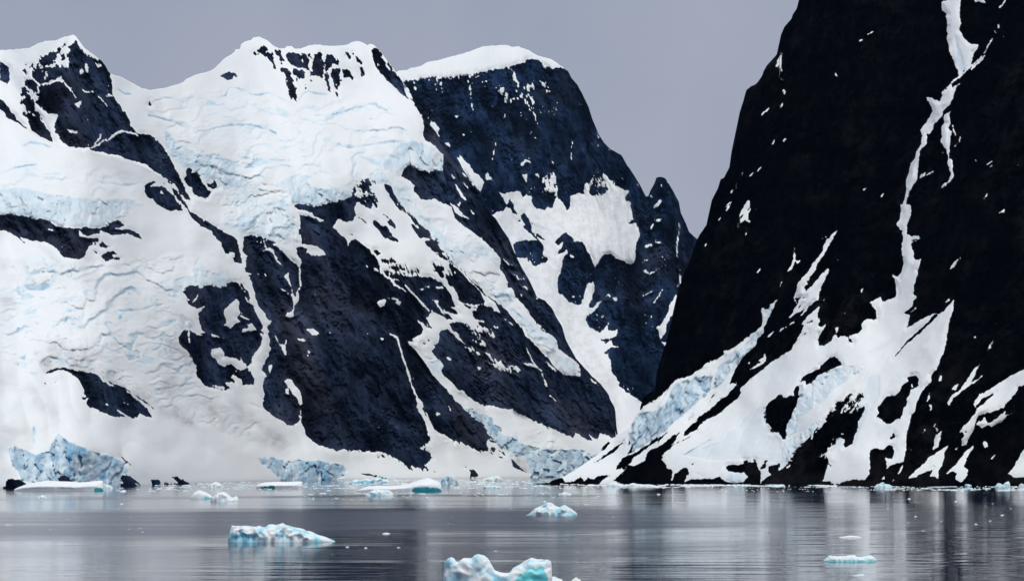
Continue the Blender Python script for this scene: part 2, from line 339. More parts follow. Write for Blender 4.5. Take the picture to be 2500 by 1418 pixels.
R a:1410,200 1480,195 1530,230 1600,280 1640,330 1410,330
R a:1740,250 1850,260 1870,300 1760,322
R a:1970,205 2050,205 2100,240 2140,285 2250,295 2240,320 1890,320 1890,280 2000,290 2050,285 2010,240
R M:1390,1200 1440,1240 1520,1310 1440,1270
s7 a:1555,290 1590,305
G1.0 I:0,300 400,250 900,300 1600,250 2200,200 J:100,700 250,1000 200,1300 N:450,400 900,700 1400,1100 1000,1000 500,820 100,640 M:1800,640 1300,300 700,130 350,200 0,100
G.55 A:1700,1050 B:0,880 1000,780 1500,960 2300,880 E:400,900 F:800,200 300,600 D:2000,760 1500,740 1200,900 700,900 300,350
G.5 C:0,450 1000,500 1500,650 1600,900 0,1050
G.9 D:500,380 1000,450 1450,800 1600,1380 1000,1280 700,1150 600,700
G.7 F:400,690 760,1090 1000,1418 K:1400,480 1800,820 2200,1250 L:130,1020 380,1250 550,1230 300,950 K:2200,1030 1830,500 1530,0 F:1300,1160 1000,880 750,780
G.7 O:820,0 1060,90 1300,440 1560,620 1800,900 O:2300,1050 P:0,700 600,960 O:2000,1100 1500,800 1100,400
Z3 A:230,260 920,230 1200,500 600,700 480,1150 230,1150
Z1.5 B:1000,280 2363,300 2363,900 1300,950
Z3 E:260,300 600,600 1000,1200 F:1100,300 900,200 E:800,1000
Z4 O:0,1000 1000,1000 1700,900 1700,1200 800,1400 0,1200
D.2 I:0,250 1100,300 1300,560 500,560 0,480
D.3 N:0,300 500,450 1000,800 1400,1180 700,900 0,700
B.35 B:490,920 620,930 600,970 480,1000
B.35 B:1040,1010 1290,1070 1290,1100 1060,1030
B.3 B:1310,985 1530,1090 1450,1120 1280,1100
B.3 B:1560,1110 1750,1170 1740,1190 1570,1140
b10 B:0,900 100,905 180,940
b11 B:640,885 710,870 750,790 800,765 880,790 1000,850 1080,860 1180,845 1260,850 1320,880 1420,940 1520,985
b9 B:1560,930 1620,850 1660,820 1740,845 1850,860 1940,880
b14 B:1760,1100 1950,1085 2120,1040 2230,1000 2363,975
b22 E:0,1030 100,1000 180,1010 240,965 310,960 360,1010 450,1040
b24 B:400,1280 500,1280 600,1240 750,1215 900,1205 1050,1220 1200,1265 1300,1305
b20 B:0,1140 80,1165 290,1245
b22 A:1720,1100 1800,1120 1950,1150 2080,1210 2180,1245
b16 A:1370,805 1440,850 1510,860
b9 A:1750,945 1840,910 1920,890 2000,910 2070,940
b24 C:260,260 350,225 450,245 580,275
b8 C:100,545 280,490 420,485
B.3 C:430,605 560,575 700,575 820,600 640,610
b16 C:1160,690 1300,700 1400,720 1500,720 1650,690
b14 D:870,395 1000,420 1100,425 1180,430 1450,440
B.3 D:910,470 1100,430 1180,420 1230,450 1440,450 1150,490 1040,525 930,530
b10 D:1340,490 1520,510
b16 F:0,270 150,265 350,240 500,215 650,215
B.3 F:50,375 180,385 360,440 370,500 290,490 160,410
b16 D:1970,235 2140,285 2300,280
B.35 I:200,580 260,540 450,515 620,535 500,610 330,620
B.3 I:720,700 830,705 920,755 800,750
B.5 I:1810,1020 1850,980 2000,940 2050,960 1930,1030
B.3 I:740,840 830,810 940,840 800,865
b9 I:810,815 810,865
b10 I:785,900 735,995
b12 I:970,850 970,930
b18 I:1320,850 1500,835 1650,830 1800,780 1900,770
b10 I:1960,1240 2000,1190 2040,1170
b8 I:1870,1180 1850,1260 1760,1305
B.5 I:190,1380 320,1340 290,1410
b18 I:1070,1290 1100,1250 1170,1255
B.4 I:230,700 260,650 340,640 410,690 280,720
B.3 I:230,880 330,850 430,820 470,780 420,870 330,895
b14 J:345,390 370,290 430,220
b30 M:390,880 400,1040
b10 D:850,1070 900,1035
b10 D:840,1130 890,1085
B.5 D:860,1190 1000,1130 1100,1100 990,1190 920,1210
B.4 D:1310,1015 1340,960 1360,890 1410,890 1370,980
B.3 D:960,930 970,830 1060,940
B.3 D:800,970 830,890 890,970
b12 D:1390,1290 1440,1200
b10 M:1350,190 1440,235
B.4 M:1820,160 1870,115 1850,150
B.35 M:2050,395 2130,330 2150,420
B.3 M:1560,120 1600,50 1790,70 1770,150
B.35 M:330,250 360,220 460,240 420,280
B.3 M:160,130 200,90 330,120 290,190
b10 M:1930,640 1960,610 2030,660
b10 H:0,700 100,735 210,790
B.3 M:1940,320 1970,280 2040,290 2000,330
D1.0 M:520,238 650,165 900,180 1200,268 1450,405 1800,640 1500,470 1200,305 900,208 650,182
D.6 N:30,560 160,600 420,880 330,900 120,760
D.6 N:1020,780 1280,880 1450,1060 1350,1090 1150,950
D.5 I:0,680 170,730 200,800 60,820
D.45 I:560,1180 1100,1250 1250,1418 500,1418
D.6 M:420,0 1000,0 1400,330 1250,300 900,190 640,170 500,220
D.2 M:0,170 400,400 680,700 600,740 250,560 0,330
D.4 M:1400,300 1800,500 2363,900 2100,830 1700,600
D.4 N:700,480 1100,760 1450,1160 1250,1080 900,760
D.5 N:430,480 600,600 700,800 500,700
D.18 M:0,780 300,900 120,1100 0,1050
D.9 O:1880,1190 2040,1190 2080,1380 1960,1330
D.5 J:190,900 330,960 360,1010 200,1080
D.4 O:1400,620 1580,620 1560,720 1450,690
D.55 J:640,300 830,470 760,510 660,420
D.4 I:1660,1000 1800,950 1830,1060 1700,1160
D.4 I:1900,1180 2100,1190 2200,1418 1950,1380
D.2 M:0,1180 150,1300 200,1418 0,1418
I1.25 M:100,1110 160,1075 260,1130 290,1130 420,1180 500,1150 560,1150 590,1060 640,960 680,930 780,1010 860,1050 960,1090 1100,1160 1250,1180 1370,1240 1460,1290 1480,1380 a:1470,180 1410,200 1400,320 1300,325 1200,290 830,280 780,215 700,190 680,280 430,290 380,285 240,250 200,150 150,90
I1.25 N:1085,1220 1170,1205 1310,1220 1400,1250 1480,1270 1560,1240 1680,1250 1800,1235 1890,1270 2000,1270 2080,1300 2110,1360 b:2100,180 2050,240 1900,262 1700,265 1600,272 1370,265 1320,200 1240,140 1130,70 N:1130,1260
I.5 C:0,770 180,745 440,790 600,830 760,850 900,870 1040,880 1200,890 1400,875 1450,880 1660,930 1640,950 1560,960 1500,1020 1440,1080 1360,1090 1250,1170 1100,1200 900,1200 750,1200 640,1160 570,1130 400,1110 250,1070 70,1045 0,1050 -150,1040 -150,790
I.6 D:0,100 30,90 160,240 300,320 480,360 640,370 780,430 900,490 830,530 1020,690 850,760 690,750 620,660 450,650 330,540 240,520 100,420 60,350 20,250
I.22 D:690,750 850,760 1020,690 1200,780 1100,900 900,1000 720,900
I.45 D:1230,760 1300,690 1440,610 1560,600 1700,620 1660,680 1500,740 1480,850 1400,760
I.7 D:1490,750 1660,690 1780,770 1960,760 2090,770 2160,790 2160,840 2090,880 2000,930 1830,950 1730,960 1600,930 1510,940 1470,880
I.3 D:770,830 1400,880 1480,1000 1570,1270 1600,1400 1250,1390 1050,1290 850,1260 830,1100 900,1020
I.45 J:110,490 250,450 330,420 330,380 440,300 540,390 640,400 760,480 730,570 640,580 540,540 410,600 370,530 240,540 230,630 150,660 110,620
I.3 J:190,880 330,940 360,1000 220,1080 180,1040
I.5 M:2100,100 2250,60 2290,180 2160,160
I.55 F:590,240 650,220 780,210 900,250 980,300 1080,380 1090,420 1100,530 1080,550 990,545 930,565 860,550 780,510 720,480 670,500 600,550 550,470 560,380
I.35 F:380,490 450,420 540,310 590,250 560,380 550,470 600,550 590,610 500,560 400,520
I.5 F:240,620 300,560 380,560 440,600 470,680 300,700 250,650
I.35 F:400,700 470,720 700,750 760,790 740,900 820,1000 950,1150 1100,1300 1300,1400 1000,1400 900,1230 760,1090 640,970 560,880
I.35 K:1000,20 1100,40 1300,100 1500,30 1660,160 1740,260 1700,300 1500,230 1350,240 1250,330 1100,160
I.3 K:1520,480 1600,520 1800,600 1850,650 1950,700 1850,830 1720,750 1560,590
I.35 K:1850,800 2000,870 2150,1000 2300,1130 2363,1250 2200,1200 2060,1120 1950,970
I.3 L:0,640 60,720 200,790 270,860 300,940 200,900 90,870 0,800
I.35 L:240,1040 400,1050 520,1130 545,1260 390,1240 280,1190
I.35 O:880,90 1060,80 1095,160 1070,230 1000,240 940,160
I1.0 O:1350,640 1450,650 1530,700 1660,750 1680,830 1770,870 1780,930 1900,990 2040,1060 2200,1110 2363,1110 P:0,925 350,935 550,930 640,960 760,990 1100,900 1200,1260 0,1260 O:2363,1435 2100,1440 2080,1300 2050,1200 1950,1200 1830,1120 1700,1050 1640,970 1560,830 1420,730
"""
FAR = """
S E:640,712 700,692 780,680 900,660 960,645 1010,660 1100,660 1200,655 1300,635 1430,620 1500,600 1600,590 1650,570 1700,560 1800,540 1900,520 1960,500 2040,490 2050,460 2110,445 2200,450 2240,490 2270,530 2363,555 G:170,315 240,325 330,315 385,335 430,330 300,60 0,-100 E:1200,100 300,300 300,600
S F:1285,330 1310,380 1350,440 1400,490 1450,570 1500,600 1570,680 1550,720 1520,800 1480,760 1400,660 1380,620 1330,530 1250,380 1300,420
S F:1580,590 1610,575 1640,620 1665,665 1590,660
S F:1660,1070 1720,1030 1800,1010 1840,950 1820,940 1790,870 1740,800 1800,820 1860,800 1920,790 1990,800 2010,870 2060,830 2110,850 2120,930 2180,1000 H:60,525 80,530 140,530 170,500 230,505 260,430 280,380 300,400 350,440 375,500 400,535 440,500 440,380 520,340 600,350 600,250 630,220 650,240 690,170 710,150 690,220 650,340 700,370 760,385 830,350 880,310 885,270 850,210 810,150 810,100 860,150 920,220 970,260 1050,300 1110,320 1065,380 1080,430 1130,450 1130,500 1150,560 1160,600 1170,640 1110,690 1140,700 1200,690 1220,750 1240,800 1220,880 1190,940 1180,1000 1190,1080 1160,1130 1120,1165 1060,1130 980,1090 920,1040 860,1035 800,1060 770,1110 720,1195 690,1150 680,1080 640,1020 610,960 580,910 520,890 470,900 490,880 430,820 390,795 320,830 250,910 300,945 360,900 340,950 300,1000 290,1040 350,1030 390,990 410,1020 360,1070 345,1150 330,1220 300,1300 L:290,240 290,290 350,340 390,390 490,440 565,440 600,330 630,210 700,170 720,210 700,300 660,440 640,490 700,480 750,420 800,390 770,440 740,490 650,550 610,620 660,700 740,750 770,770 830,720 890,640 870,730 920,740 990,730 960,800 900,830 780,850 850,890 920,850 900,870 940,920 990,930 900,940 830,980 830,1010 880,1000 870,1050 900,1100 910,1210 960,1270 1000,1340 P:1000,190 1100,270 1200,340 1300,430 1400,900 700,1000 L:-400,300 F:1500,1200
S H:190,100 260,130 280,220 290,380 270,330 220,300 190,270 150,290 150,240 130,180 160,180 190,210 190,150
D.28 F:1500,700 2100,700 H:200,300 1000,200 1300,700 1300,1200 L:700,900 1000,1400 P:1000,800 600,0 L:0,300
Z9 H:0,100 280,100 290,400 0,400
Z5 E:1750,560 2300,560 2363,1100 1700,1000
Z5 E:650,650 2363,480 2363,640 650,800
R K:1900,80 1960,40 2040,30 2180,30 2240,80 2260,110 2240,200 2290,230 2305,260 2280,290 2220,300 2160,325 2080,280 2070,240 2000,235 1940,230
R F:1985,1060 2030,1035 2070,1090 2110,1180 2120,1250 2200,1350 2250,1418 2150,1330 2100,1270 2010,1190 2050,1180 2000,1120
R F:2145,1265 2200,1310 2290,1370 2180,1315
R F:1940,1120 1990,1125 1970,1142
R F:1825,960 1870,875 1910,920 1915,990 1955,1060 1900,1040 1860,990
R H:20,790 60,810 160,895 100,870
S H:1345,365 1400,370 1390,395
S H:1390,510 1420,450 1470,410 1490,440 1450,480
S H:1400,660 1450,640 1490,630 1470,662
S H:1365,720 1400,690 1390,730 1360,755
S H:1260,960 1350,915 1380,935 1310,972
s8 H:1405,900 1480,915
S H:1275,1240 1300,1215 1350,1260 1440,1230 1420,1248 1350,1274
S H:1280,1110 1330,1108 1320,1120
S H:430,1055 470,1055 495,1080 440,1082
s12 H:1700,680 1680,850 1660,960 1665,1080
s10 H:1680,1200 1700,1225
s14 H:1700,1280 1715,1310 1700,1380 1680,1418
S L:1650,330 1665,330 1700,500 1600,570 1540,700 1530,770 1490,840 1440,700 1500,660 1560,530 1580,450
S L:1500,870 1560,880 1520,922
s10 L:830,360 870,325 900,350
S L:920,360 985,350 960,410
s7 L:1270,350 1380,290
s6 L:1400,420 1500,270
s11 E:1400,640 1410,800 1425,920 1440,1040
s10 E:1035,690 1075,780 1080,840
s22 E:1900,600 1920,680 1970,750
s10 E:1965,830 2030,920 2100,1020 2160,1090 2195,1200
S E:2055,820 2060,770 2110,720 2135,770 2080,812
s16 E:2060,850 2100,880 2150,945
s16 E:1740,820 1770,790 1810,850 1840,930
s18 E:1880,930 1930,890 1970,900
S E:1215,1090 1280,1105 1250,1127
s10 E:1800,1120 1820,1060
s9 E:2275,825 2330,820
s9 E:765,700 780,840
S E:960,1160 1000,1170 1050,1260 1030,1300 1065,1360 1000,1320 1010,1370 970,1350 970,1280 945,1200
S F:1115,230 1160,225 1180,300 1140,260
S F:1990,470 2040,430 2100,440 2110,470 2060,450 2000,500
S F:2010,590 2070,590 2060,690 2030,640
S F:2170,600 2190,585 2205,630
S E:1655,990 1675,985 1670,1003
S F:1310,130 1340,140 1320,165
S F:2080,130 2110,105 2110,130
S F:2155,165 2180,155 2175,175
s11 F:1720,200 1690,290 1670,430
s10 G:145,588 200,582
s8 G:30,480 90,470 190,545
s10 G:0,820 40,870 65,960
s8 G:465,1150 450,1270 440,1370
S G:870,1245 900,1260 880,1270
S G:230,1375 250,1418 220,1418
S H:1030,150 1055,185 1040,180
s10 H:1480,220 1500,270
b7 H:0,700 100,735 200,770
"""
RIGHT = """
S R:1410,20 1480,0 1500,-500 1700,-500 1640,0 1620,100 1620,200 1640,260 1610,350 1650,390 1680,450 1750,510 1840,520 1830,560 1780,610 1760,690 1750,760 1620,870 1560,740 1510,580 1480,450 1480,250 1450,190 1480,170 1430,130 1410,80
s16 R:1990,450 1920,600 1850,690 1700,810 1600,900 1410,1075
s20 R:1920,650 1850,710 1770,790 1750,830
S R:1410,1075 1530,970 1545,1020 1630,955 1560,1060 1520,1180 1480,1230 1440,1260 1420,1330 1350,1418 T:1340,0 1310,80 1280,125 1240,130 1230,240 1190,290 1160,330 1150,450 1150,500 1120,670 1070,740 1040,800 1010,880 1000,940 1060,950 1060,1040 1010,1180 1020,1220 1010,1280 1060,1310 1130,1300 1165,1330 1060,1370 V:1070,20 1160,10 1110,40 1060,60 1080,130 1090,260 1150,270 1180,250 1150,330 1130,440 1100,550 1090,650 1120,680 900,800 890,690 900,640 870,500 850,430 900,460 950,390 970,280 960,100 975,0 T:970,1300 960,1240 885,1165 930,1110 940,1040 935,950 965,945 1000,800 1010,640 1050,520 1060,480 1110,400 1120,340 1170,240 1190,150 1175,100 1200,40 R:1240,1418 1310,1290 1300,1240 1240,1130 1310,1140 1380,1170 1420,1100
S U:1405,705 1330,780 1300,830 1240,800 1230,860 1240,960 1220,1020 1150,1080 950,1240 830,1310 780,1300 790,1350 690,1418 W:700,70 580,130 540,190 430,250 330,290 260,300 130,440 0,540 P:1400,360 1270,440 1200,540 1000,700 700,900 300,1200 250,1330 e:0,330 2363,330 g:900,330 980,0 X:990,1110 1010,960 1040,830 1060,720 1110,670 1130,580 1180,450 1240,390 1290,330 1290,260 1350,200 1430,0 V:1440,1290 1480,1130 1500,960 1540,830 1560,705 1400,880 1320,870 1150,960 1010,1050 1050,890 970,880 1080,790 1080,730 1120,680 1090,650 890,690 720,740 710,680 590,750 650,830 660,900 660,950 560,935 510,960 490,1000 500,1060 430,1110 340,1140 220,1140 U:2280,1120 2110,1150 2080,1110 2110,1040 2070,1040 2080,1100 2030,1190 1950,1250 1890,1250 1870,1180 1900,1110 1990,985 1920,1030 1880,1020 1900,960 1870,900 1890,790 1800,870 1740,920 1690,1000 1720,1010 1690,1080 1620,1190 1550,1300 1430,1390 W:1500,0 1430,60 1340,110 1240,190 1090,310 860,360 920,200 1000,60 U:1010,1370 1080,1320 1160,1240 1180,1170 1240,1090 1290,960 1340,880 1370,790
S W:1270,20 1200,120 1100,200 1150,180 1280,90
S W:1060,130 1090,115 1080,135
R W:880,340 1000,290 1100,250 1250,150 1290,120 1240,190 1090,310 990,400 980,460 990,460 960,520 880,590 780,670 700,740 600,770 540,800 560,800 480,880 400,930 330,975 340,900 400,840 490,780 510,740 600,680 690,600 760,540 820,500 900,420 950,370
R P:930,1290 1060,1170 1110,1100 1160,1120 1200,1110 1300,1050 1330,960 1460,890 1600,790 1695,745 1650,820 1600,880 1920,740 1700,840 1600,900 1490,1000 1510,1020 1490,1040 1540,1100 1560,1150 1600,1150 1620,1190 1610,1340 1100,1345
R P:1100,1000 1180,970 1330,870 1420,800 1570,730 1500,800 1380,870 1270,960 1190,1010 1130,1080 1060,1170 1030,1150 960,1160 1000,1080 1060,1010
R P:720,1085 780,1030 880,950 1060,830 1010,880 940,960 870,1000 770,1060
R P:150,1345 190,1315 240,1270 350,1260 380,1300 480,1290 560,1245 590,1300 640,1265 700,1270 770,1230 850,1215 885,1225 800,1290 750,1345
R P:1610,1345 1620,1300 1640,1210 1690,1180 1770,1125 1810,1190 1750,1270 1740,1345
R P:1740,1310 1800,1270 1990,1260 2070,1270 2160,1240 2220,1290 2320,1310 2320,1345 1750,1345
R P:1105,800 1130,860 1090,885
R P:1140,880 1152,960 1100,990
R P:800,950 806,900 870,840 900,850 830,930
r16 P:1795,585 1835,555
R W:635,530 660,490 700,470 650,525
R W:370,780 390,755 420,735 400,770
R W:1270,640 1290,600 1360,540 1450,480 1480,530 1560,490 1600,490 1610,430 1640,365 1660,400 1660,520 1620,620 1570,760 1520,820 1510,920 1510,1000 1470,1000 1430,920 1340,910 1330,860 1280,800 1270,730
R W:1670,335 1700,280 1790,240 1900,190 1910,150 2000,70 2070,50 2130,90 2150,140 2000,210 1850,290 1800,340 1750,375 1730,330
R W:810,1320 850,1300 930,1300 1010,1290 1020,1250 1070,1250 1070,1280 1130,1270 1145,1235 1170,1270 1200,1340 e:1215,150 1215,330 1000,330 900,285 1010,270 1070,210 1020,160 930,165 840,150
R W:1220,1310 1290,1250 1270,1330 1210,1348
R W:1310,1310 1440,1280 1430,1370 e:1420,150 1350,190 1300,170
R W:425,1290 440,1285 435,1300
R e:470,175 490,180 480,188
R e:525,200 545,198 535,208
R W:1510,1320 1560,1240 1640,1110 1720,1020 1850,900 2000,740 2040,670 2100,580 2260,470 2280,470 2200,600 2150,680 2230,620 2363,480 X:500,480 440,600 370,690 515,625 490,720 430,830 420,900 410,1000 370,1060 300,1105 290,1070 310,1020 270,960 210,1000 170,1060 40,1190 100,1210 110,1300 e:1990,50 1960,180 1930,260 1940,340 1200,340 1230,260 1350,190 1450,130
R X:110,1290 140,1280 130,1330
Z9 W:1500,1320 2040,600 2363,450 X:510,480 500,700 420,830 100,1150 W:1900,1400 1600,1400
R X:1010,300 1060,265 1110,262 1150,300 1140,390 1100,410 1060,430 1040,490 1010,540 1010,610 960,650 960,720 930,765 880,770 820,830 760,820 700,760 660,760 680,700 670,640 730,560 770,510 870,490 930,450 950,380 1030,330
S X:1062,370 1075,365 1080,410 1065,405
R X:810,990 860,920 880,965 840,1015
R X:585,1120 640,1105 740,1120 800,1065 860,1080 870,1150 840,1230 790,1230 760,1200 780,1310 775,1418 g:720,300 560,300 600,100 X:580,1418 590,1290 575,1200
R g:0,340 50,260 130,260 140,290 210,300 330,255 420,240 530,250 590,180 640,200 760,260 1000,260 1000,340
R X:960,1260 1000,1200 1050,1190 1060,1418 890,1418 780,1400 770,1380 800,1310 870,1285
R g:770,120 960,40 990,60 1100,300 780,330 760,200
S g:885,215 920,150 970,60 950,140
S g:725,245 760,200 770,260 740,250
S g:835,280 860,250 855,275
R V:1330,870 1380,880 1300,970 1200,1060 1100,1150 1000,1240 940,1300 850,1400 930,1290 1040,1160 1130,1080 1250,980
R U:2230,1150 2270,1170 2285,1215 2240,1205
S U:2040,-10 1980,130 1900,260 1860,330 1850,370 1790,450 1750,500 1750,540 1720,560 1725,610 1800,560 1850,500 1930,410 2000,350 1990,420 1940,510 1910,580 1890,640 1880,720 1840,740 1790,780 1700,840 1640,870 1530,930 1600,830 1640,770 1600,710 1640,580 1640,530 1700,460 1760,400 1800,340 1850,270 1920,160 1960,70
S S:1940,1418 2000,1330 2095,1245 2060,1310 2000,1418
s12 S:1915,1345 1975,1312
R U:1610,700 1680,680 1660,720 1640,765
R U:1690,700 1730,660 1720,690
R U:1590,870 1700,760 1640,835
S U:1590,960 1700,870 1780,770 1740,850 1620,945
s9 U:1440,1075 1600,980
S U:1505,410 1560,330 1590,240 1605,105 1620,250 1570,360
S U:1620,270 1680,265 1630,300
S U:1275,1160 1365,1075 1340,1120
s10 U:1170,410 1215,365
s12 U:1470,510 1425,595
S U:1195,1418 1270,1335 1240,1418
S U:2180,880 2195,850 2190,885
R U:1700,1130 1760,1060 1740,1110
R U:1740,985 1810,950 1810,975
S X:1480,580 1540,490 1640,420 1720,300 1780,210 1855,125 1780,280 1740,350 1820,310 1925,240 1850,300 1750,370 1640,450 1560,520 1500,600
S X:1520,440 1560,395 1610,365 1570,425
S X:1285,440 1275,520 1240,585 1250,520
S X:1260,600 1290,590 1300,650 1270,690 1280,640
S X:1370,340 1400,260 1412,322
S X:1785,590 1850,490 1950,430 2100,340 2300,220 2500,150 2700,60 2700,200 2500,300 2360,370 2300,400 2260,480 2190,560 2120,640 2000,680 1840,730 1800,810 1790,870 1740,950 1700,1060 1645,1075 1650,1000 1690,930 1610,920 1650,880 1720,800 1800,700 1830,640 1800,620
R X:1800,620 1890,530 2030,455 2000,500 1900,580 1820,652
S X:1810,820 1870,790 1930,740 1920,790 1960,810 2050,760 2140,680 2150,690 2120,740 2260,690 2160,740 2110,800 1980,860 1950,830 1880,870
S X:1300,1130 1320,1060 1310,1050 1350,960 1430,910 1390,980 1370,1080
S g:1030,230 1110,160 1250,30 X:1260,1220 1400,1120 1490,1065 1450,1150 1440,1240 1400,1320 g:1370,140 1390,240 1330,210 1270,210 1320,120 1200,170 1110,220
S X:1450,1400 1560,1310 1620,1240 1680,1150 1785,1070 1760,1130 1690,1230 1665,1320 1720,1350 g:1700,200 1640,270 1560,240 1580,180 1540,145 1460,185
S X:1895,1030 1920,1010 1960,1080 1910,1100
S X:1970,1225 2040,1170 2000,1228
S X:1560,1120 1600,1090 1585,1120
S X:2180,1400 2260,1300 2363,1100 2550,1000 2600,1400 g:2450,190 2260,225 2180,170
S X:1190,930 1225,865 1215,922
s8 X:1340,830 1340,890
Z6 X:1300,850 1750,850 1750,1000 1300,1000
S V:1510,380 1550,290 1630,220 1580,312
S V:475,605 525,540 490,632
S V:1060,860 1120,790 1100,835
S V:1430,765 1470,720 1515,685 1500,722
S V:1940,1300 1960,1240 2000,1195 1980,1265
S V:1780,1140 1800,1138 1795,1152
S R:1430,1340 1520,1270 1500,1330 1520,1418 1440,1418
S T:1440,0 1520,0 1490,60 1520,100 1510,230 1500,330 1500,400 1535,420 1550,580 1560,620 1520,670 1450,730 1365,795 1430,720 1480,690 1530,600 1500,530 1480,440 1490,400 1470,300 1410,230 1420,150 1405,90 1410,50
S T:1140,660 1180,600 1230,570 1220,612
s7 T:1230,600 1320,555
s10 T:1545,30 1550,100 1580,160
s14 T:1640,150 1600,230 1560,275
S T:2070,1045 2135,985 2135,1032
s9 T:1935,485 1970,470 1990,440
S T:1785,430 1810,430 1800,458
s12 T:1980,515 2005,500
s8 T:1950,800 1900,880
s9 T:710,860 755,815
s8 T:510,780 540,758
S S:965,1080 1030,950 1090,875 1100,990 1060,1110 1095,1140 1070,1160 1040,1120 1000,1140 980,1155 975,1105 1020,1050
R S:1065,1010 1085,990 1080,1020
s12 S:1380,200 1350,255
s14 S:1475,220 1505,180
s9 S:1220,505 1180,560
s6 S:1130,575 1085,625
s22 S:870,810 900,780
s10 S:920,750 945,740
s7 S:820,950 870,920
s10 S:850,965 820,1010
s12 S:1000,590 1020,570
s12 S:955,1195 965,1205
s10 S:1035,1240 1040,1300
s9 S:725,1130 745,1100
s10 S:575,1418 580,1390
s12 H:2230,500 2265,490
S Q:1380,775 1420,700 1440,660 1470,615 1460,740 1460,830 1420,780 1440,750
S Q:1465,1050 1495,1035 1495,1112
S Q:1430,1225 1470,1180 1480,1165 1460,1232
S Q:1200,1345 1250,1290 1325,1235 1320,1260 1270,1300
s7 Q:1430,905 1470,935
s8 R:470,475 505,455
s10 R:570,405 625,370
s14 R:190,850 200,880
S R:1790,0 1850,-60 1900,0 1920,40 1870,30 1790,30
s14 R:2080,100 2120,50 2200,-60
s12 R:2075,290 2068,320
b9 W:320,1190 400,1140 640,1010
B.25 R:1560,400 1700,800 1640,860 1580,700
I.95 P:1110,740 1150,640 1230,510 1330,500 1440,470 1540,380 1640,190 1720,150 1800,130 1950,80 2080,90 2050,170 2020,215 2060,240 1960,330 1820,460 1700,570 1530,720 1400,810 1290,880 1150,960 1130,860
I.65 W:680,360 720,170 800,120 870,60 960,0 1010,0 1000,60 920,160 850,260 740,370 640,440
I.45 U:1240,810 1300,840 1290,960 1230,1050 1150,1100 1000,1260 860,1320 850,1418 1000,1400 1100,1300 1180,1170 1240,1090 1340,880 1370,790 1330,790
I.42 W:1650,370 1750,380 1850,300 2000,220 2150,160 2363,160 X:540,170 400,260 200,400 0,600 W:1900,580 1800,660 1650,760 1640,900 1520,1000 1510,920 1520,820 1580,740 1640,560
I.45 W:1440,1100 1500,1010 1640,960 1850,800 1900,790 1830,900 1720,1010 1560,1220 1510,1310 1440,1340
I.4 e:810,250 830,190 900,170 1000,170 1070,210 1000,270 900,285
B.12 W:700,1050 1000,780 1250,600 1280,820 1440,1000 1440,1280 1000,1240 600,1250 W:300,1180
B.12 X:560,300 700,250 700,500 400,1000 100,1180 400,700
D.35 V:600,1310 890,1165 850,1220 650,1300
D.22 V:1200,1100 1480,900 1440,1290 X:1350,100 900,600 1000,300
D.3 W:1700,880 2200,430 2363,250 2363,330 2100,560 1750,860
"""
# ------------------------------------------------------------------ materials
def new_mat(name):
    m = bpy.data.materials.new(name); m.use_nodes = True
    n = m.node_tree; b = n.nodes["Principled BSDF"]
    return m, n, b
def N(n, t, **k):
    x = n.nodes.new(t)
    for a, v in k.items(): setattr(x, a, v)
    return x
def ramp(n, stops):
    r = N(n, "ShaderNodeValToRGB"); e = r.color_ramp.elements
    while len(e) < len(stops): e.new(0.5)
    for q, (p, c) in zip(e, stops): q.position = p; q.color = (*c, 1)
    return r
def coords(n, scale=(1, 1, 1), rot=(0, 0, 0)):
    tc = N(n, "ShaderNodeTexCoord"); mp = N(n, "ShaderNodeMapping")
    mp.inputs['Scale'].default_value = scale; mp.inputs['Rotation'].default_value = rot
    n.links.new(tc.outputs['Object'], mp.inputs[0]); return mp
def noise(n, vec, scale, detail=5, rough=0.55):
    t = N(n, "ShaderNodeTexNoise"); t.inputs['Scale'].default_value = scale
    t.inputs['Detail'].default_value = detail; t.inputs['Roughness'].default_value = rough
    n.links.new(vec.outputs[0], t.inputs['Vector']); return t
def math_(n, op, a, b=None, clamp=False):
    m = N(n, "ShaderNodeMath", operation=op); m.use_clamp = clamp
    for i, x in enumerate((a, b)):
        if x is None: continue
        if isinstance(x, (int, float)): m.inputs[i].default_value = x
        else: n.links.new(x, m.inputs[i])
    return m.outputs[0]
def mixc(n, fac, a, b):
    m = N(n, "ShaderNodeMix", data_type='RGBA')
    for i, x in ((0, fac), (6, a), (7, b)):
        if isinstance(x, (int, float)): m.inputs[i].default_value = x
        elif isinstance(x, tuple): m.inputs[i].default_value = (*x, 1)
        else: n.links.new(x, m.inputs[i])
    return m.outputs[2]

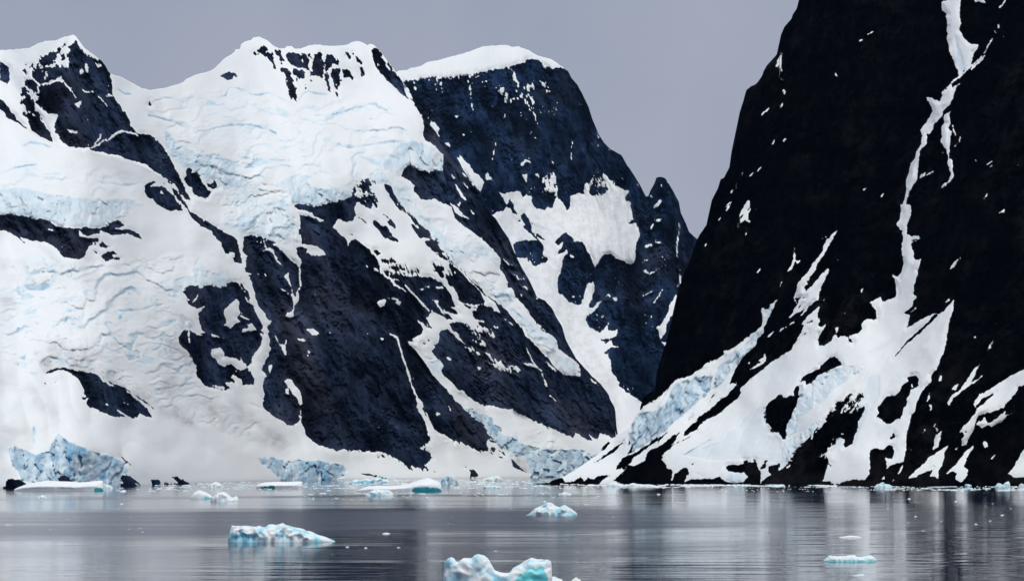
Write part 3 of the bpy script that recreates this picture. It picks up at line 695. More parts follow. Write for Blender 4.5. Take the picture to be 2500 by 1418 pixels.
def rock_material(name, dark, light, warm, rot, lo=0.41, hi=0.62):
    m, n, b = new_mat(name)
    v1 = coords(n, (1, 1, 0.35), rot); v0 = coords(n)
    big = noise(n, v0, 0.006, 4); seam = noise(n, coords(n, (0.25, 0.25, 1.0), (rot[0], rot[1] * 2.2 + 0.25, 0)), 0.05, 6, 0.6); fine = noise(n, v1, 0.09, 8, 0.65); mid = noise(n, v1, 0.025, 5)
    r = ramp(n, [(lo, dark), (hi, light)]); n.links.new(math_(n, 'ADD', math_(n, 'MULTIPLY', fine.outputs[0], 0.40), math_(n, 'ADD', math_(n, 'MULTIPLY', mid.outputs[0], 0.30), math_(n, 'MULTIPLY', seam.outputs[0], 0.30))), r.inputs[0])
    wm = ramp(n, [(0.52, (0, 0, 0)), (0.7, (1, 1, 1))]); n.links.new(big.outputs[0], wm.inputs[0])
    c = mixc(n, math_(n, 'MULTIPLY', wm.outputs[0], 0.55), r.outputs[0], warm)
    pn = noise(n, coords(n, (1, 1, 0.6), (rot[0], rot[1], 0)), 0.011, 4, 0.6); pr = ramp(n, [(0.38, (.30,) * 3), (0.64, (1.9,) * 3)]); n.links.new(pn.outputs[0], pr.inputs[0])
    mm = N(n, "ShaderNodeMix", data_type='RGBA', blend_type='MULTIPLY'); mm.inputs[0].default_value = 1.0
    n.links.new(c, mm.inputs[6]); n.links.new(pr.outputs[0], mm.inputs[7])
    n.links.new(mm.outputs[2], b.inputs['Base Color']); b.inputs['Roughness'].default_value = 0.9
    b.inputs['Specular IOR Level'].default_value = 0.0
    bp = N(n, "ShaderNodeBump"); bp.inputs['Strength'].default_value = 0.8; bp.inputs['Distance'].default_value = 3.0
    n.links.new(fine.outputs[0], bp.inputs['Height']); n.links.new(bp.outputs[0], b.inputs['Normal'])
    return m

def snow_material(name, icy=0.0, scale=1.0, white=(0.845, 0.872, 0.882), stops=None, sss=0.0):
    m, n, b = new_mat(name)
    v = coords(n); v2 = coords(n, (1, 0.15, 1))
    ab = N(n, "ShaderNodeAttribute", attribute_name="blue"); ad = N(n, "ShaderNodeAttribute", attribute_name="dirt")  # dirt: dirty snow, and the far bowl's painted shade
    nz = noise(n, v, 0.10 * scale, 6, 0.6); nz2 = noise(n, v2, 0.06 * scale, 8, 0.7)
    # blue ice and painted-in bluish shade, both broken into irregular patches
    f = math_(n, 'MULTIPLY', ab.outputs['Fac'], math_(n, 'ADD', 0.65, math_(n, 'MULTIPLY', nz.outputs[0], 0.7)), True)
    r = ramp(n, stops or [(0.0, white), (0.22, (0.67, 0.79, 0.86)), (0.5, (0.42, 0.56, 0.67)), (0.8, (0.17, 0.41, 0.62)), (1.0, (0.05, 0.23, 0.45))])
    n.links.new(f, r.inputs[0])
    dn = ramp(n, [(0.44, (0, 0, 0)), (0.62, (1, 1, 1))]); n.links.new(nz2.outputs[0], dn.inputs[0])
    df = math_(n, 'MULTIPLY', ad.outputs['Fac'], math_(n, 'ADD', 0.35, math_(n, 'MULTIPLY', dn.outputs[0], 1.1)), True)
    dc = mixc(n, nz.outputs[0], (0.50, 0.47, 0.47), (0.40, 0.41, 0.43))
    n.links.new(mixc(n, df, r.outputs[0], dc), b.inputs['Base Color'])
    b.inputs['Roughness'].default_value = 0.75; b.inputs['Specular IOR Level'].default_value = 0.2
    if sss:
        b.inputs['Subsurface Weight'].default_value = sss; b.inputs['Subsurface Radius'].default_value = (0.35, 0.9, 1.2); b.inputs['Subsurface Scale'].default_value = 0.5
    bp = N(n, "ShaderNodeBump"); bp.inputs['Strength'].default_value = 0.8 if icy else 0.35; bp.inputs['Distance'].default_value = (2.5 if icy else 1.2) / scale
    n.links.new(nz.outputs[0], bp.inputs['Height']); n.links.new(bp.outputs[0], b.inputs['Normal'])
    return m

M_ROCK_L = rock_material("dark_slate_rock", (0.0026, 0.0062, 0.018), (0.028, 0.041, 0.076), (0.038, 0.036, 0.046), (0, 0.35, 0))
M_ROCK_F = rock_material("far_slate_rock", (0.0012, 0.0058, 0.019), (0.016, 0.031, 0.068), (0.024, 0.025, 0.040), (0, 0.1, 0))
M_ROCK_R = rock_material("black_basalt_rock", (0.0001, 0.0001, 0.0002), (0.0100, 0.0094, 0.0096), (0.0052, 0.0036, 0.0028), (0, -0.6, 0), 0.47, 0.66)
M_SNOW = snow_material("snow"); M_ICE = snow_material("glacier_ice", 1.0)

# ------------------------------------------------------------------ object helpers
COL = sc.collection
def mesh_object(name, verts, faces, mat, parent=None, attrs=None, smooth=True):
    me = bpy.data.meshes.new(name)
    nf, k = faces.shape
    me.vertices.add(len(verts)); me.vertices.foreach_set("co", np.ascontiguousarray(verts, np.float32).ravel())
    me.loops.add(nf * k); me.loops.foreach_set("vertex_index", np.ascontiguousarray(faces, np.int32).ravel())
    me.polygons.add(nf); me.polygons.foreach_set("loop_start", np.arange(0, nf * k, k, dtype=np.int32))
    me.polygons.foreach_set("loop_total", np.full(nf, k, np.int32))
    me.polygons.foreach_set("use_smooth", np.full(nf, smooth, bool))
    for a, v in (attrs or {}).items():
        at = me.attributes.new(a, 'FLOAT', 'POINT'); at.data.foreach_set("value", np.ascontiguousarray(v, np.float32).ravel())
    me.update(calc_edges=True); me.materials.append(mat)
    o = bpy.data.objects.new(name, me); COL.objects.link(o); o.parent = parent
    return o
def sub_object(name, P, faces, mat, parent, attrs):
    idx, inv = np.unique(faces.ravel(), return_inverse=True)
    return mesh_object(name, P[idx], inv.reshape(faces.shape), mat, parent, {a: v[idx] for a, v in attrs.items()})
def tag(o, label, cat, group=None, kind=None):
    o["label"] = label; o["category"] = cat
    if group: o["group"] = group
    if kind: o["kind"] = kind
    return o
def empty(name, loc=(0, 0, 0)):
    o = bpy.data.objects.new(name, None); COL.objects.link(o); o.location = loc; return o

# ------------------------------------------------------------------ mountains
def seg_dist(X, Y, p, q):
    d = q - p; L = float(d @ d) + 1e-6
    t = np.clip(((X - p[0]) * d[0] + (Y - p[1]) * d[1]) / L, 0, 1)
    return np.hypot(X - p[0] - t * d[0], Y - p[1] - t * d[1]), t

class Grid:
    """A mountain side sampled on a fine net of sight lines; every node then gets its own distance from the slope of the ground."""
    def __init__(s, sil, u_nodes, nv, vbot, seed):
        s.seed = seed; s.u = u_nodes.astype(np.float32); p = pts_of(sil); p[:, 0] = np.maximum.accumulate(p[:, 0] + np.arange(len(p)) * 1e-3)
        top = np.interp(s.u, p[:, 0], p[:, 1]).astype(np.float32)
        top += 0.9 * fbm(s.u / 9.0, s.u * 0 + seed, 3, seed)
        s.top = top; s.bot = vbot.astype(np.float32)
        s.top = np.minimum(s.top, s.bot - 1.0)
        k = np.linspace(0, 1, nv, dtype=np.float32)
        s.V = s.top[:, None] * (1 - k) + s.bot[:, None] * k
        s.U = np.repeat(s.u[:, None], nv, 1); s.nu, s.nv = s.U.shape
        x, y = s.U, s.V
        s.Xw = x + 1.5 * fbm(x / 11, y / 11, 3, seed + 1) + 2.0 * perlin(x / 37, y / 37, seed + 2)
        s.Yw = y + 1.5 * fbm(x / 11, y / 11, 3, seed + 3) + 2.0 * perlin(x / 37, y / 37, seed + 4)
        s.f = None
        z = lambda: np.zeros_like(s.U)
        s.blue, s.dirt, s.zone, s.groove, s.glz = z(), z(), z(), z(), z(); s.ice = np.full(s.U.shape, -1, np.int32); s.icek = z(); s.iced = np.full(s.U.shape, -30, np.float32)  # dirt also holds the far bowl's painted shade
    def cols(s, p, m):
        return slice(int(np.searchsorted(s.u, p[:, 0].min() - m)), int(np.searchsorted(s.u, p[:, 0].max() + m)))
    def poly(s, p, lim=26.0):
        c = s.cols(p, lim + 8); X = s.Xw[c]; Y = s.Yw[c]; uu = s.u[c]
        d = np.full(X.shape, lim, np.float32); ins = np.zeros(X.shape, bool)
        for a, b in zip(p, np.roll(p, -1, 0)):
            lo, hi = min(a[0], b[0]), max(a[0], b[0])
            w = slice(int(np.searchsorted(uu, lo - lim - 8)), int(np.searchsorted(uu, hi + lim + 8)))
            x, y = X[w], Y[w]
            d[w] = np.minimum(d[w], seg_dist(x, y, a, b)[0])
            if hi > lo:
                sl = (b[1] - a[1]) / (b[0] - a[0])
                ins[w] ^= ((a[0] <= x) != (b[0] <= x)) & (y > a[1] + (x - a[0]) * sl)
        return c, np.where(ins, d, -d)
    def stroke(s, p, w, lim=26.0):
        c = s.cols(p, lim + 8); X = s.Xw[c]; Y = s.Yw[c]
        d = np.full(X.shape, -lim, np.float32); hw = max(w / ZM / 2, 1.15); n = len(p) - 1
        for i in range(n):
            dd, t = seg_dist(X, Y, p[i], p[i + 1])
            d = np.maximum(d, hw * (1 - 0.35 * np.abs(2 * (i + t) / n - 1) ** 3) - dd)
        return c, d
    def paint(s, text, base):
        s.f = np.full(s.U.shape, base, np.float32); ni = 0
        for line in text.strip().splitlines():
            head, body = line.split(' ', 1); k = head[0]; v = float(head[1:]) if len(head) > 1 else 0; p = pts_of(body)
            if k in 'RS': c, d = s.poly(p)
            elif k in 'rsb': c, d = s.stroke(p, v)
            else: c, d = s.poly(p, 14.0)
            if k in 'Rr': s.f[c] = np.minimum(s.f[c], -d)
            elif k in 'Ss': s.f[c] = np.maximum(s.f[c], d)
            elif k == 'b':
                x_, y_ = s.U[c], s.V[c]; vary = perlin(x_ / 22, y_ / 22, s.seed + 91); d = d + 1.3 * vary; m = sstep(-1.4, 1.0, d); s.blue[c] = np.maximum(s.blue[c], (0.34 + 0.3 * vary) * m); s.groove[c] = np.maximum(s.groove[c], m)  # crevasse ice, plus shade painted blue on the step faces
            elif k == 'B':
                m = sstep(-1.5, 3, d) ; s.blue[c] = np.maximum(s.blue[c], v * 0.85 * m * (0.75 + 0.6 * perlin(s.U[c] / 18, s.V[c] / 14, s.seed + 92))); s.groove[c] = np.maximum(s.groove[c], 0.6 * m)  # blue ice patches, with the bluish shade of facets painted in
            elif k == 'D': s.dirt[c] = np.maximum(s.dirt[c], v * sstep(-12, 12, d))  # grey of dirty snow; in the far bowl, painted shade
            elif k == 'G': s.glz[c] = np.maximum(s.glz[c], v * sstep(-14, 14, d))
            elif k == 'Z': s.zone[c] = np.maximum(s.zone[c], v * sstep(-6, 8, d))
            elif k == 'I':
                m = sstep(-1.5, 2.5, d); s.icek[c] = np.where(d > -1.5, np.maximum(s.icek[c], v * m), s.icek[c])
                s.ice[c] = np.where(d > 0, ni, s.ice[c]); s.iced[c] = np.maximum(s.iced[c], d); ni += 1
        s.n_ice = ni

def build_mountain(g, name, label, cat, mat_rock, water, streak, slope_snow, slope_rock, relief, specks, base_y=None, jump=None, glac=0.0):
    sd = g.seed; x, y = g.U, g.V
    # streak-aligned coordinates (rock ribs and gullies run down the fall line)
    sx, sy = streak; a = x * sx + y * sy; b = x * sy - y * sx
    f = g.f
    near = (np.abs(f) < 24)
    jag = 1.5 * fbm(b / 6.0, a / 15.0, 3, sd + 20, 0.65) + 0.9 * ridged(b / 9.0, a / 26.0, 2, sd + 21) - 0.6
    f = f + near * ((0.9 + 0.65 * g.zone) * jag + 0.9 * perlin(x / 5.0, y / 5.0, sd + 23))
    if specks:
        n = fbm(b / 3.6, a / 7.0, 2, sd + 25) + 0.9 * perlin(x / 60, y / 60, sd + 26) + 0.5 * perlin(x / 23, y / 23, sd + 27) + 0.55 * blur(sstep(-1, 1, f).astype(np.float32), 6, 6, 2)
        f = np.maximum(f, np.where(g.f < 0, (n - specks) * 6.0, -30))
    f = np.clip(f, -25, 25).astype(np.float32)
    rockk = sstep(2, -2, f)
    s = slope_snow + (slope_rock - slope_snow) * rockk + 1.0 * np.clip(g.icek, 0, 1)
    # slope of the ground on an even net, smoothed, then summed up from the shore: gives every node its distance
    vr = np.arange(float(g.bot.max()), float(g.V.min()) - 6, -3.0)
    sr = np.stack([np.interp(vr, g.V[i], s[i]) for i in range(g.nu)]).astype(np.float32)
    sr = blur(sr, 26, 9, 3)
    wv = np.interp(g.u, *pts_of(water).T) if base_y is None else g.bot
    Y0 = (F * HC / (wv - VH)) if base_y is None else np.interp(g.u, *np.array(base_y).T)
    Tr = np.zeros_like(sr); Tr[:, 0] = Y0
    for j in range(1, len(vr)):
        Y = Tr[:, j - 1]; dv = np.clip(np.minimum(vr[j - 1], wv) - vr[j], 0, None); z = HC / Y + (VH - vr[j - 1]) / F
        Tr[:, j] = Y + Y * dv / F / np.maximum(sr[:, j] - np.maximum(z, 0), 0.28)
    Tr = blur(Tr, 14, 2, 3)
    T = np.stack([np.interp(-g.V[i], -vr, Tr[i]) for i in range(g.nu)]).astype(np.float32)
    rise = sstep(0, 90, g.bot[:, None] - y)            # keeps the shore where the water line is
    if jump:
        e = np.interp(g.u, *pts_of(EDGE_DOME).T)[:, None]; T = T + jump * (1 - sstep(60, 463, x)) * sstep(2.5, -2.5, y - e)
    T = T + relief * rise * (fbm(x / 210, y / 260, 3, sd + 30) + 0.35 * ridged(b / 120, a / 300, 2, sd + 33))
    px = T / F                                          # metres per photo pixel at that distance
    RKF = 0
    rough = px * rise * (20 * ridged(b / 110, a / 330, 1, sd + 39) + 19 * ridged(b / 50, a / 160, 2, sd + 40) + 5.0 * ridged(b / 18, a / 52, 2, sd + 43) + RKF)
    tex = sstep(-0.15, 0.5, fbm(x / 110, y / 75, 3, sd + 55)) * glac * np.clip(g.glz, 0, 1)
    low_ = sstep(330, 560, y + 0.12 * x)
    rg = ridged(x / 15 + 0.6 * perlin(x / 30, y / 30, sd + 58), y / 8.5, 3, sd + 56)
    soft = px * rise * ((2.4 if glac > 0.5 else 1.1) * fbm(x / 95, y / 62, 3, sd + 50) + 0.45 * fbm(b / 12, a / 60, 2, sd + 53) - 1.9 * tex * rg) - px * rise * 1.0 * fbm(b / 6.5, a / 90, 2, sd + 59) * (1 - glac)
    # stepped ledges: gently sloping treads broken by short ice risers that run along the slope's contours and die out sideways
    ledge = 0; riser = 0; crack = 0
    for k_, (L_, A_, thr) in enumerate(((62, 14.0, -0.08), (31, 7.0, 0.03), (15, 2.2, 0.16)) if glac > 0.5 else ((60, 0.6, 0.5),)):
        ph = y / L_ + 1.1 * fbm(x / (3.0 * L_), y / (2.2 * L_), 3, sd + 70 + k_) + 0.12 * perlin(x / 14, y / 14, sd + 74 + k_) + (0.3 * x / L_ if k_ == 1 else 0.1 * x / L_)
        fr = ph - np.floor(ph); c_, _ = _grad(np.floor(ph).astype(np.int64), np.zeros_like(ph).astype(np.int64), sd + k_)
        mk = sstep(thr, thr + 0.35, fbm(x / (2.6 * L_) + 9.7 * c_, y / (5 * L_), 2, sd + 80 + k_) * 1.2) * sstep(6, 14, f) * np.clip(g.glz + 0.06, 0, 1)
        saw = np.where(fr < 0.80, -fr / 0.80, -(1 - fr) / 0.20)
        ledge = ledge + A_ * mk * (saw + 0.5); riser = np.maximum(riser, mk * sstep(0.78, 0.84, fr) * sstep(1.0, 0.93, fr))
        crack = np.maximum(crack, mk * sstep(0.035, 0.01, np.abs(fr - 0.80)) * sstep(0.1, 0.5, perlin(x / 17, y / 17, sd + 90 + k_)))
    soft = soft + px * rise * (ledge + 2.5 * crack)
    T = T - px * 3 * rise * blur(rockk, 5, 5, 2)
    cv, ce, ct = cells(x / 20 + 0.5 * perlin(x / 20, y / 20, sd + 60), y / 48 + 0.4 * perlin(x / 20, y / 20, sd + 61), sd + 62)
    c2, e2, ct2 = cells(x / 6.5 + 0.4 * cv, y / 13.0, sd + 64)
    rk, _, rt = cells(b / 15 + 0.35 * perlin(b / 9, a / 18, sd + 75), a / 30 + 0.3 * perlin(b / 11, a / 20, sd + 76), sd + 77)
    rk2, _, rt2 = cells(b / 6.2 + 0.3 * rk, a / 12, sd + 78)
    block = px * g.icek * (3.6 * cv + 13 * ct + 0.5 * c2 + 2.4 * ct2 - 3.0 * sstep(0.10, 0.0, ce) + 0.6 * fbm(x / 8, y / 12, 3, sd + 66))
    kk = np.clip(g.icek * 1.6, 0, 1)
    blue = g.blue + g.icek * (0.36 + 0.04 * c2 + 0.07 * cv + 0.22 * sstep(0.06, 0.0, ce) + 0.22 * fbm(x / 26, y / 34, 3, sd + 67))
    blue = np.clip(np.where(g.icek > 0, np.maximum(blue, 0.1 * g.icek), blue), 0, 1)
    blue = blue + 0.05 * np.clip(fbm(x / 130, y / 60, 3, sd + 68), 0, 1) + 0.34 * tex * np.clip(0.3 - rg, 0, 1) * sstep(-0.2, 0.5, fbm(x / 60, y / 45, 2, sd + 57)) * (f > 4) + (0.40 * riser + 0.7 * crack) * (0.6 + 0.5 * perlin(x / 30, y / 30, sd + 95)) * (f > 4)  # riser blue: ice colour plus painted snow shading
    rough = (rough + px * rise * (10.0 * rt + 1.6 * rk + 2.0 * rt2 + 0.4 * rk2) - px * rise * 14.0) * (0.18 + 0.82 * sstep(0, 12, -f))
    T_rock = T + rough
    w = sstep(1.0, 11.0, f)
    thick = px * (np.clip(f, -6, 5) * 0.20)
    T_snow = T_rock * (1 - w) + (T + soft) * w - thick - block * sstep(0, 3, f) + px * 3.5 * g.groove * sstep(0, 3, f)
    D = np.stack([(x - CX) / F, np.ones_like(x), (VH - y) / F], -1)
    O = np.array([0, 0, HC], np.float32)
    def positions(TT):
        P = O + D * TT[..., None]
        P[:, -1, 2] = np.minimum(P[:, -1, 2], -2.0)       # foot of the slope below the water
        back = []
        crest = P[:, 0]; hgt = np.maximum(crest[:, 2], 1)[:, None]
        for k in (0.9, 0.55, 0.25, 0.08):                 # the far side of the crest, falling away behind it
            back.append(crest + np.concatenate([0 * hgt, 40 + k * hgt * 1.5, -k * hgt * 0.95], 1))
        return np.concatenate([np.stack(back, 1), P], 1)
    PR, PS = positions(T_rock), positions(T_snow)
    NB = 4
    ext = lambda q: np.concatenate([np.repeat(q[:, :1], NB, 1), q], 1)
    fe, be, de, ie = ext(f), ext(blue), ext(g.dirt), ext(g.ice)
    nu, nv = fe.shape
    I = np.arange(nu * nv).reshape(nu, nv)
    q = np.stack([I[:-1, :-1], I[:-1, 1:], I[1:, 1:], I[1:, :-1]], -1).reshape(-1, 4)
    ff = fe.ravel(); fq = ff[q]; fmax, fmin = fq.max(1), fq.min(1)
    att = {"blue": be.ravel(), "dirt": de.ravel()}  # dirt: dirty snow, on the far mountain also painted shade
    PR, PS = PR.reshape(-1, 3), PS.reshape(-1, 3)

    def components(mask):
        lab = np.full(nu * nv, -1, np.int32); m = bytearray(mask.astype(np.uint8).tobytes()); L = []; c = 0
        for st in np.flatnonzero(mask):
            if not m[st]: continue
            m[st] = 0; stack = [int(st)]; mem = []
            while stack:
                k = stack.pop(); mem.append(k); r = k % nv
                if r > 0 and m[k - 1]: m[k - 1] = 0; stack.append(k - 1)
                if r < nv - 1 and m[k + 1]: m[k + 1] = 0; stack.append(k + 1)
                if k >= nv and m[k - nv]: m[k - nv] = 0; stack.append(k - nv)
                if k + nv < nu * nv and m[k + nv]: m[k + nv] = 0; stack.append(k + nv)
            lab[mem] = c; L.append(len(mem)); c += 1
        return lab, np.array(L, np.int64)

    root = empty(name, (float(np.mean(PR[:, 0])), float(Y0.mean()), 0)); tag(root, label, cat, kind="structure")
    PR = PR - np.array(root.location, np.float32); PS = PS - np.array(root.location, np.float32)
    dv = np.concatenate([np.zeros((g.nu, NB)), np.abs(np.gradient(g.V, axis=1))], 1).ravel() * np.repeat(np.gradient(g.u), nv)   # photo area of a node
    def split(P, sel, mask, mat, big, small, tiny, with_ice):
        lab, L = components(mask); area = np.bincount(lab[lab >= 0], weights=dv[lab >= 0], minlength=len(L))
        fl = np.where(mask[q], lab[q], -1).max(1); fs = np.flatnonzero(sel & (fl >= 0)); rest = []
        if with_ice:
            fi = ie.ravel()[q].max(1); isice = (fi >= 0) & (fmin > -0.5)
            for k in range(g.n_ice):
                w_ = fs[isice[fs] & (fi[fs] == k)]
                if len(w_) > 40: sub_object("ice_cliff", P, q[w_], M_ICE, root, att)
            fs = fs[~isice[fs] | ~np.isin(fi[fs], [k for k in range(g.n_ice) if (isice[fs] & (fi[fs] == k)).sum() > 40])]
        order = np.argsort(fl[fs], kind='stable'); fs = fs[order]; cut = np.flatnonzero(np.diff(fl[fs])) + 1
        groups = sorted(np.split(fs, cut), key=lambda w_: -area[fl[w_[0]]] if len(w_) else 0)
        for n_, w_ in enumerate(groups):
            if len(w_) == 0: continue
            A = area[fl[w_[0]]]
            if A > 90 and n_ < 280: sub_object(big if A > 9000 else small, P, q[w_], mat, root, att)
            else: rest.append(w_)
        if rest:
            o = sub_object(tiny, P, q[np.concatenate(rest)], mat, root, att); o["kind"] = "stuff"
    split(PR, fmin < 1.0, ff < 0.5, mat_rock, "rock_face", "rock_outcrop", "rock_fragments", False)
    split(PS, fmax > 0, ff > 0, M_SNOW, "snowfield", "snow_patch", "snow_flecks", True)
    return root

def u_nodes(lo, hi, step=2.35, wide=9.0):
    a, b = max(lo, -25), min(hi, 2525)
    parts = [np.arange(a, b, step)]
    if lo < a: parts.insert(0, np.arange(lo, a - step, wide))
    if hi > b: parts.append(np.arange(b + step, hi, wide))
    return np.concatenate(parts)

uL = u_nodes(-330, 1555); gl = Grid(SIL_LEFT, uL, 480, np.interp(uL, *pts_of(WATER_LEFT).T) + 0.0, 100)
gl.paint(LEFT, 25.0)
build_mountain(gl, "mountain_left", "broad snow and glacier covered mountain with dark slate buttresses on the left shore", "mountain",
               M_ROCK_L, WATER_LEFT, (0.42, 0.9), 0.62, 1.7, 15, 1.55, jump=80, glac=1.0)
uF = u_nodes(885, 1790, 2.5); gf = Grid(SIL_FAR, uF, 400, np.full(len(uF), 1150.0), 300)
gf.paint(FAR, -25.0)  # the D patch in FAR paints the cliffs' shade onto the snow bowl
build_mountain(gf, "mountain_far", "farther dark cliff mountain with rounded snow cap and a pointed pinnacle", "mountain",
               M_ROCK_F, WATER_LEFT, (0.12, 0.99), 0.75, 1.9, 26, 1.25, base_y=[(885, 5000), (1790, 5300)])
uR = u_nodes(1310, 2900); gr = Grid(SIL_RIGHT, uR, 560, np.interp(uR, *pts_of(WATER_RIGHT).T), 500)
gr.paint(RIGHT, -25.0)
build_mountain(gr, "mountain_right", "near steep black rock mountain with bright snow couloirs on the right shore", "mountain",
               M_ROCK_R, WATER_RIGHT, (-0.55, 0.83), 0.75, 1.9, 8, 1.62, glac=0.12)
# ------------------------------------------------------------------ water
def water_material():
    m, n, b = new_mat("calm_sea_water")
    b.inputs['Base Color'].default_value = (0.005, 0.015, 0.048, 1)
    b.inputs['IOR'].default_value = 1.33; b.inputs['Specular Tint'].default_value = (0.78, 0.88, 1.0, 1)
    # wind lanes: long bands across the channel where small ripples roughen the surface
    tc = N(n, "ShaderNodeTexCoord"); sp = N(n, "ShaderNodeSeparateXYZ"); n.links.new(tc.outputs['Object'], sp.inputs[0])
    warp = noise(n, coords(n, (0.004, 0.006, 1)), 1.0, 4, 0.6)
    yy = math_(n, 'ADD', sp.outputs['Y'], math_(n, 'MULTIPLY', math_(n, 'SUBTRACT', warp.outputs[0], 0.5), 420.0))
    yy = math_(n, 'ADD', yy, math_(n, 'MULTIPLY', sp.outputs['X'], -0.35))
    lane = ramp(n, [(0.0, (.10,) * 3), (0.225, (.12,) * 3), (0.26, (.45,) * 3), (0.30, (.08,) * 3), (0.335, (.95,) * 3), (0.46, (.85,) * 3), (0.52, (.06,) * 3), (0.62, (.05,) * 3), (0.66, (.5,) * 3), (0.72, (.05,) * 3)])
    n.links.new(math_(n, 'DIVIDE', yy, 2200.0), lane.inputs[0])
    xr = ramp(n, [(0.0, (1,) * 3), (1.0, (.30,) * 3)])                 # the lane thins out towards the right shore's lee
    n.links.new(math_(n, 'DIVIDE', math_(n, 'SUBTRACT', sp.outputs['X'], 10.0), 90.0), xr.inputs[0])
    fine_l = noise(n, coords(n, (0.003, 0.03, 1)), 1.0, 4, 0.6)
    lf = math_(n, 'MULTIPLY', math_(n, 'MULTIPLY', lane.outputs[0], xr.outputs[0]), math_(n, 'ADD', 0.35, math_(n, 'MULTIPLY', fine_l.outputs[0], 1.3)), True)
    rip = noise(n, coords(n, (0.05, 0.22, 1)), 1.0, 4, 0.6)
    pz_n = noise(n, coords(n, (0.006, 0.016, 1)), 1.0, 3, 0.6); pz = ramp(n, [(0.44, (0, 0, 0)), (0.62, (1, 1, 1))]); n.links.new(pz_n.outputs[0], pz.inputs[0])
    swell = noise(n, coords(n, (0.012, 0.07, 1)), 1.0, 2, 0.5)
    rough = math_(n, 'ADD', 0.05, math_(n, 'MULTIPLY', lf, 0.19))
    n.links.new(rough, b.inputs['Roughness'])
    h = math_(n, 'ADD', math_(n, 'MULTIPLY', rip.outputs[0], math_(n, 'ADD', 0.07, math_(n, 'MULTIPLY', lf, 0.08))), math_(n, 'MULTIPLY', swell.outputs[0], math_(n, 'ADD', 0.05, math_(n, 'MULTIPLY', pz.outputs[0], 0.30))))
    bp = N(n, "ShaderNodeBump"); bp.inputs['Strength'].default_value = 1.0; bp.inputs['Distance'].default_value = 1.0
    n.links.new(h, bp.inputs['Height']); n.links.new(bp.outputs[0], b.inputs['Normal'])
    return m
wx, wy0, wy1 = 5200.0, -150.0, 8200.0
tag(mesh_object("water", np.array([[-wx, wy0, 0], [wx, wy0, 0], [wx, wy1, 0], [-wx, wy1, 0]]), np.array([[0, 1, 2, 3]]), water_material(), smooth=False),
    "dark calm sea water of the channel reflecting the mountains", "water", kind="structure")

# ------------------------------------------------------------------ icebergs
M_BERG = snow_material("iceberg_snow", 0.0, 8.0, stops=[(0.0, (0.90, 0.915, 0.92)), (0.35, (0.66, 0.86, 0.92)), (0.7, (0.32, 0.68, 0.82)), (1.0, (0.07, 0.38, 0.58))], sss=0.4)
def teal_material():
    m, n, b = new_mat("turquoise_ice")
    v = coords(n); nz = noise(n, v, 0.9, 5)
    ab = N(n, "ShaderNodeAttribute", attribute_name="blue")
    r = ramp(n, [(0.0, (0.62, 0.80, 0.84)), (0.35, (0.34, 0.80, 0.84)), (0.7, (0.05, 0.60, 0.66)), (1.0, (0.015, 0.20, 0.26))])
    n.links.new(math_(n, 'MULTIPLY', ab.outputs['Fac'], math_(n, 'ADD', 0.7, math_(n, 'MULTIPLY', nz.outputs[0], 0.5)), True), r.inputs[0])
    n.links.new(r.outputs[0], b.inputs['Base Color']); b.inputs['Roughness'].default_value = 0.3
    bp = N(n, "ShaderNodeBump"); bp.inputs['Strength'].default_value = 0.2; bp.inputs['Distance'].default_value = 0.15
    n.links.new(nz.outputs[0], bp.inputs['Height']); n.links.new(bp.outputs[0], b.inputs['Normal'])
    return m
M_TEAL = teal_material()

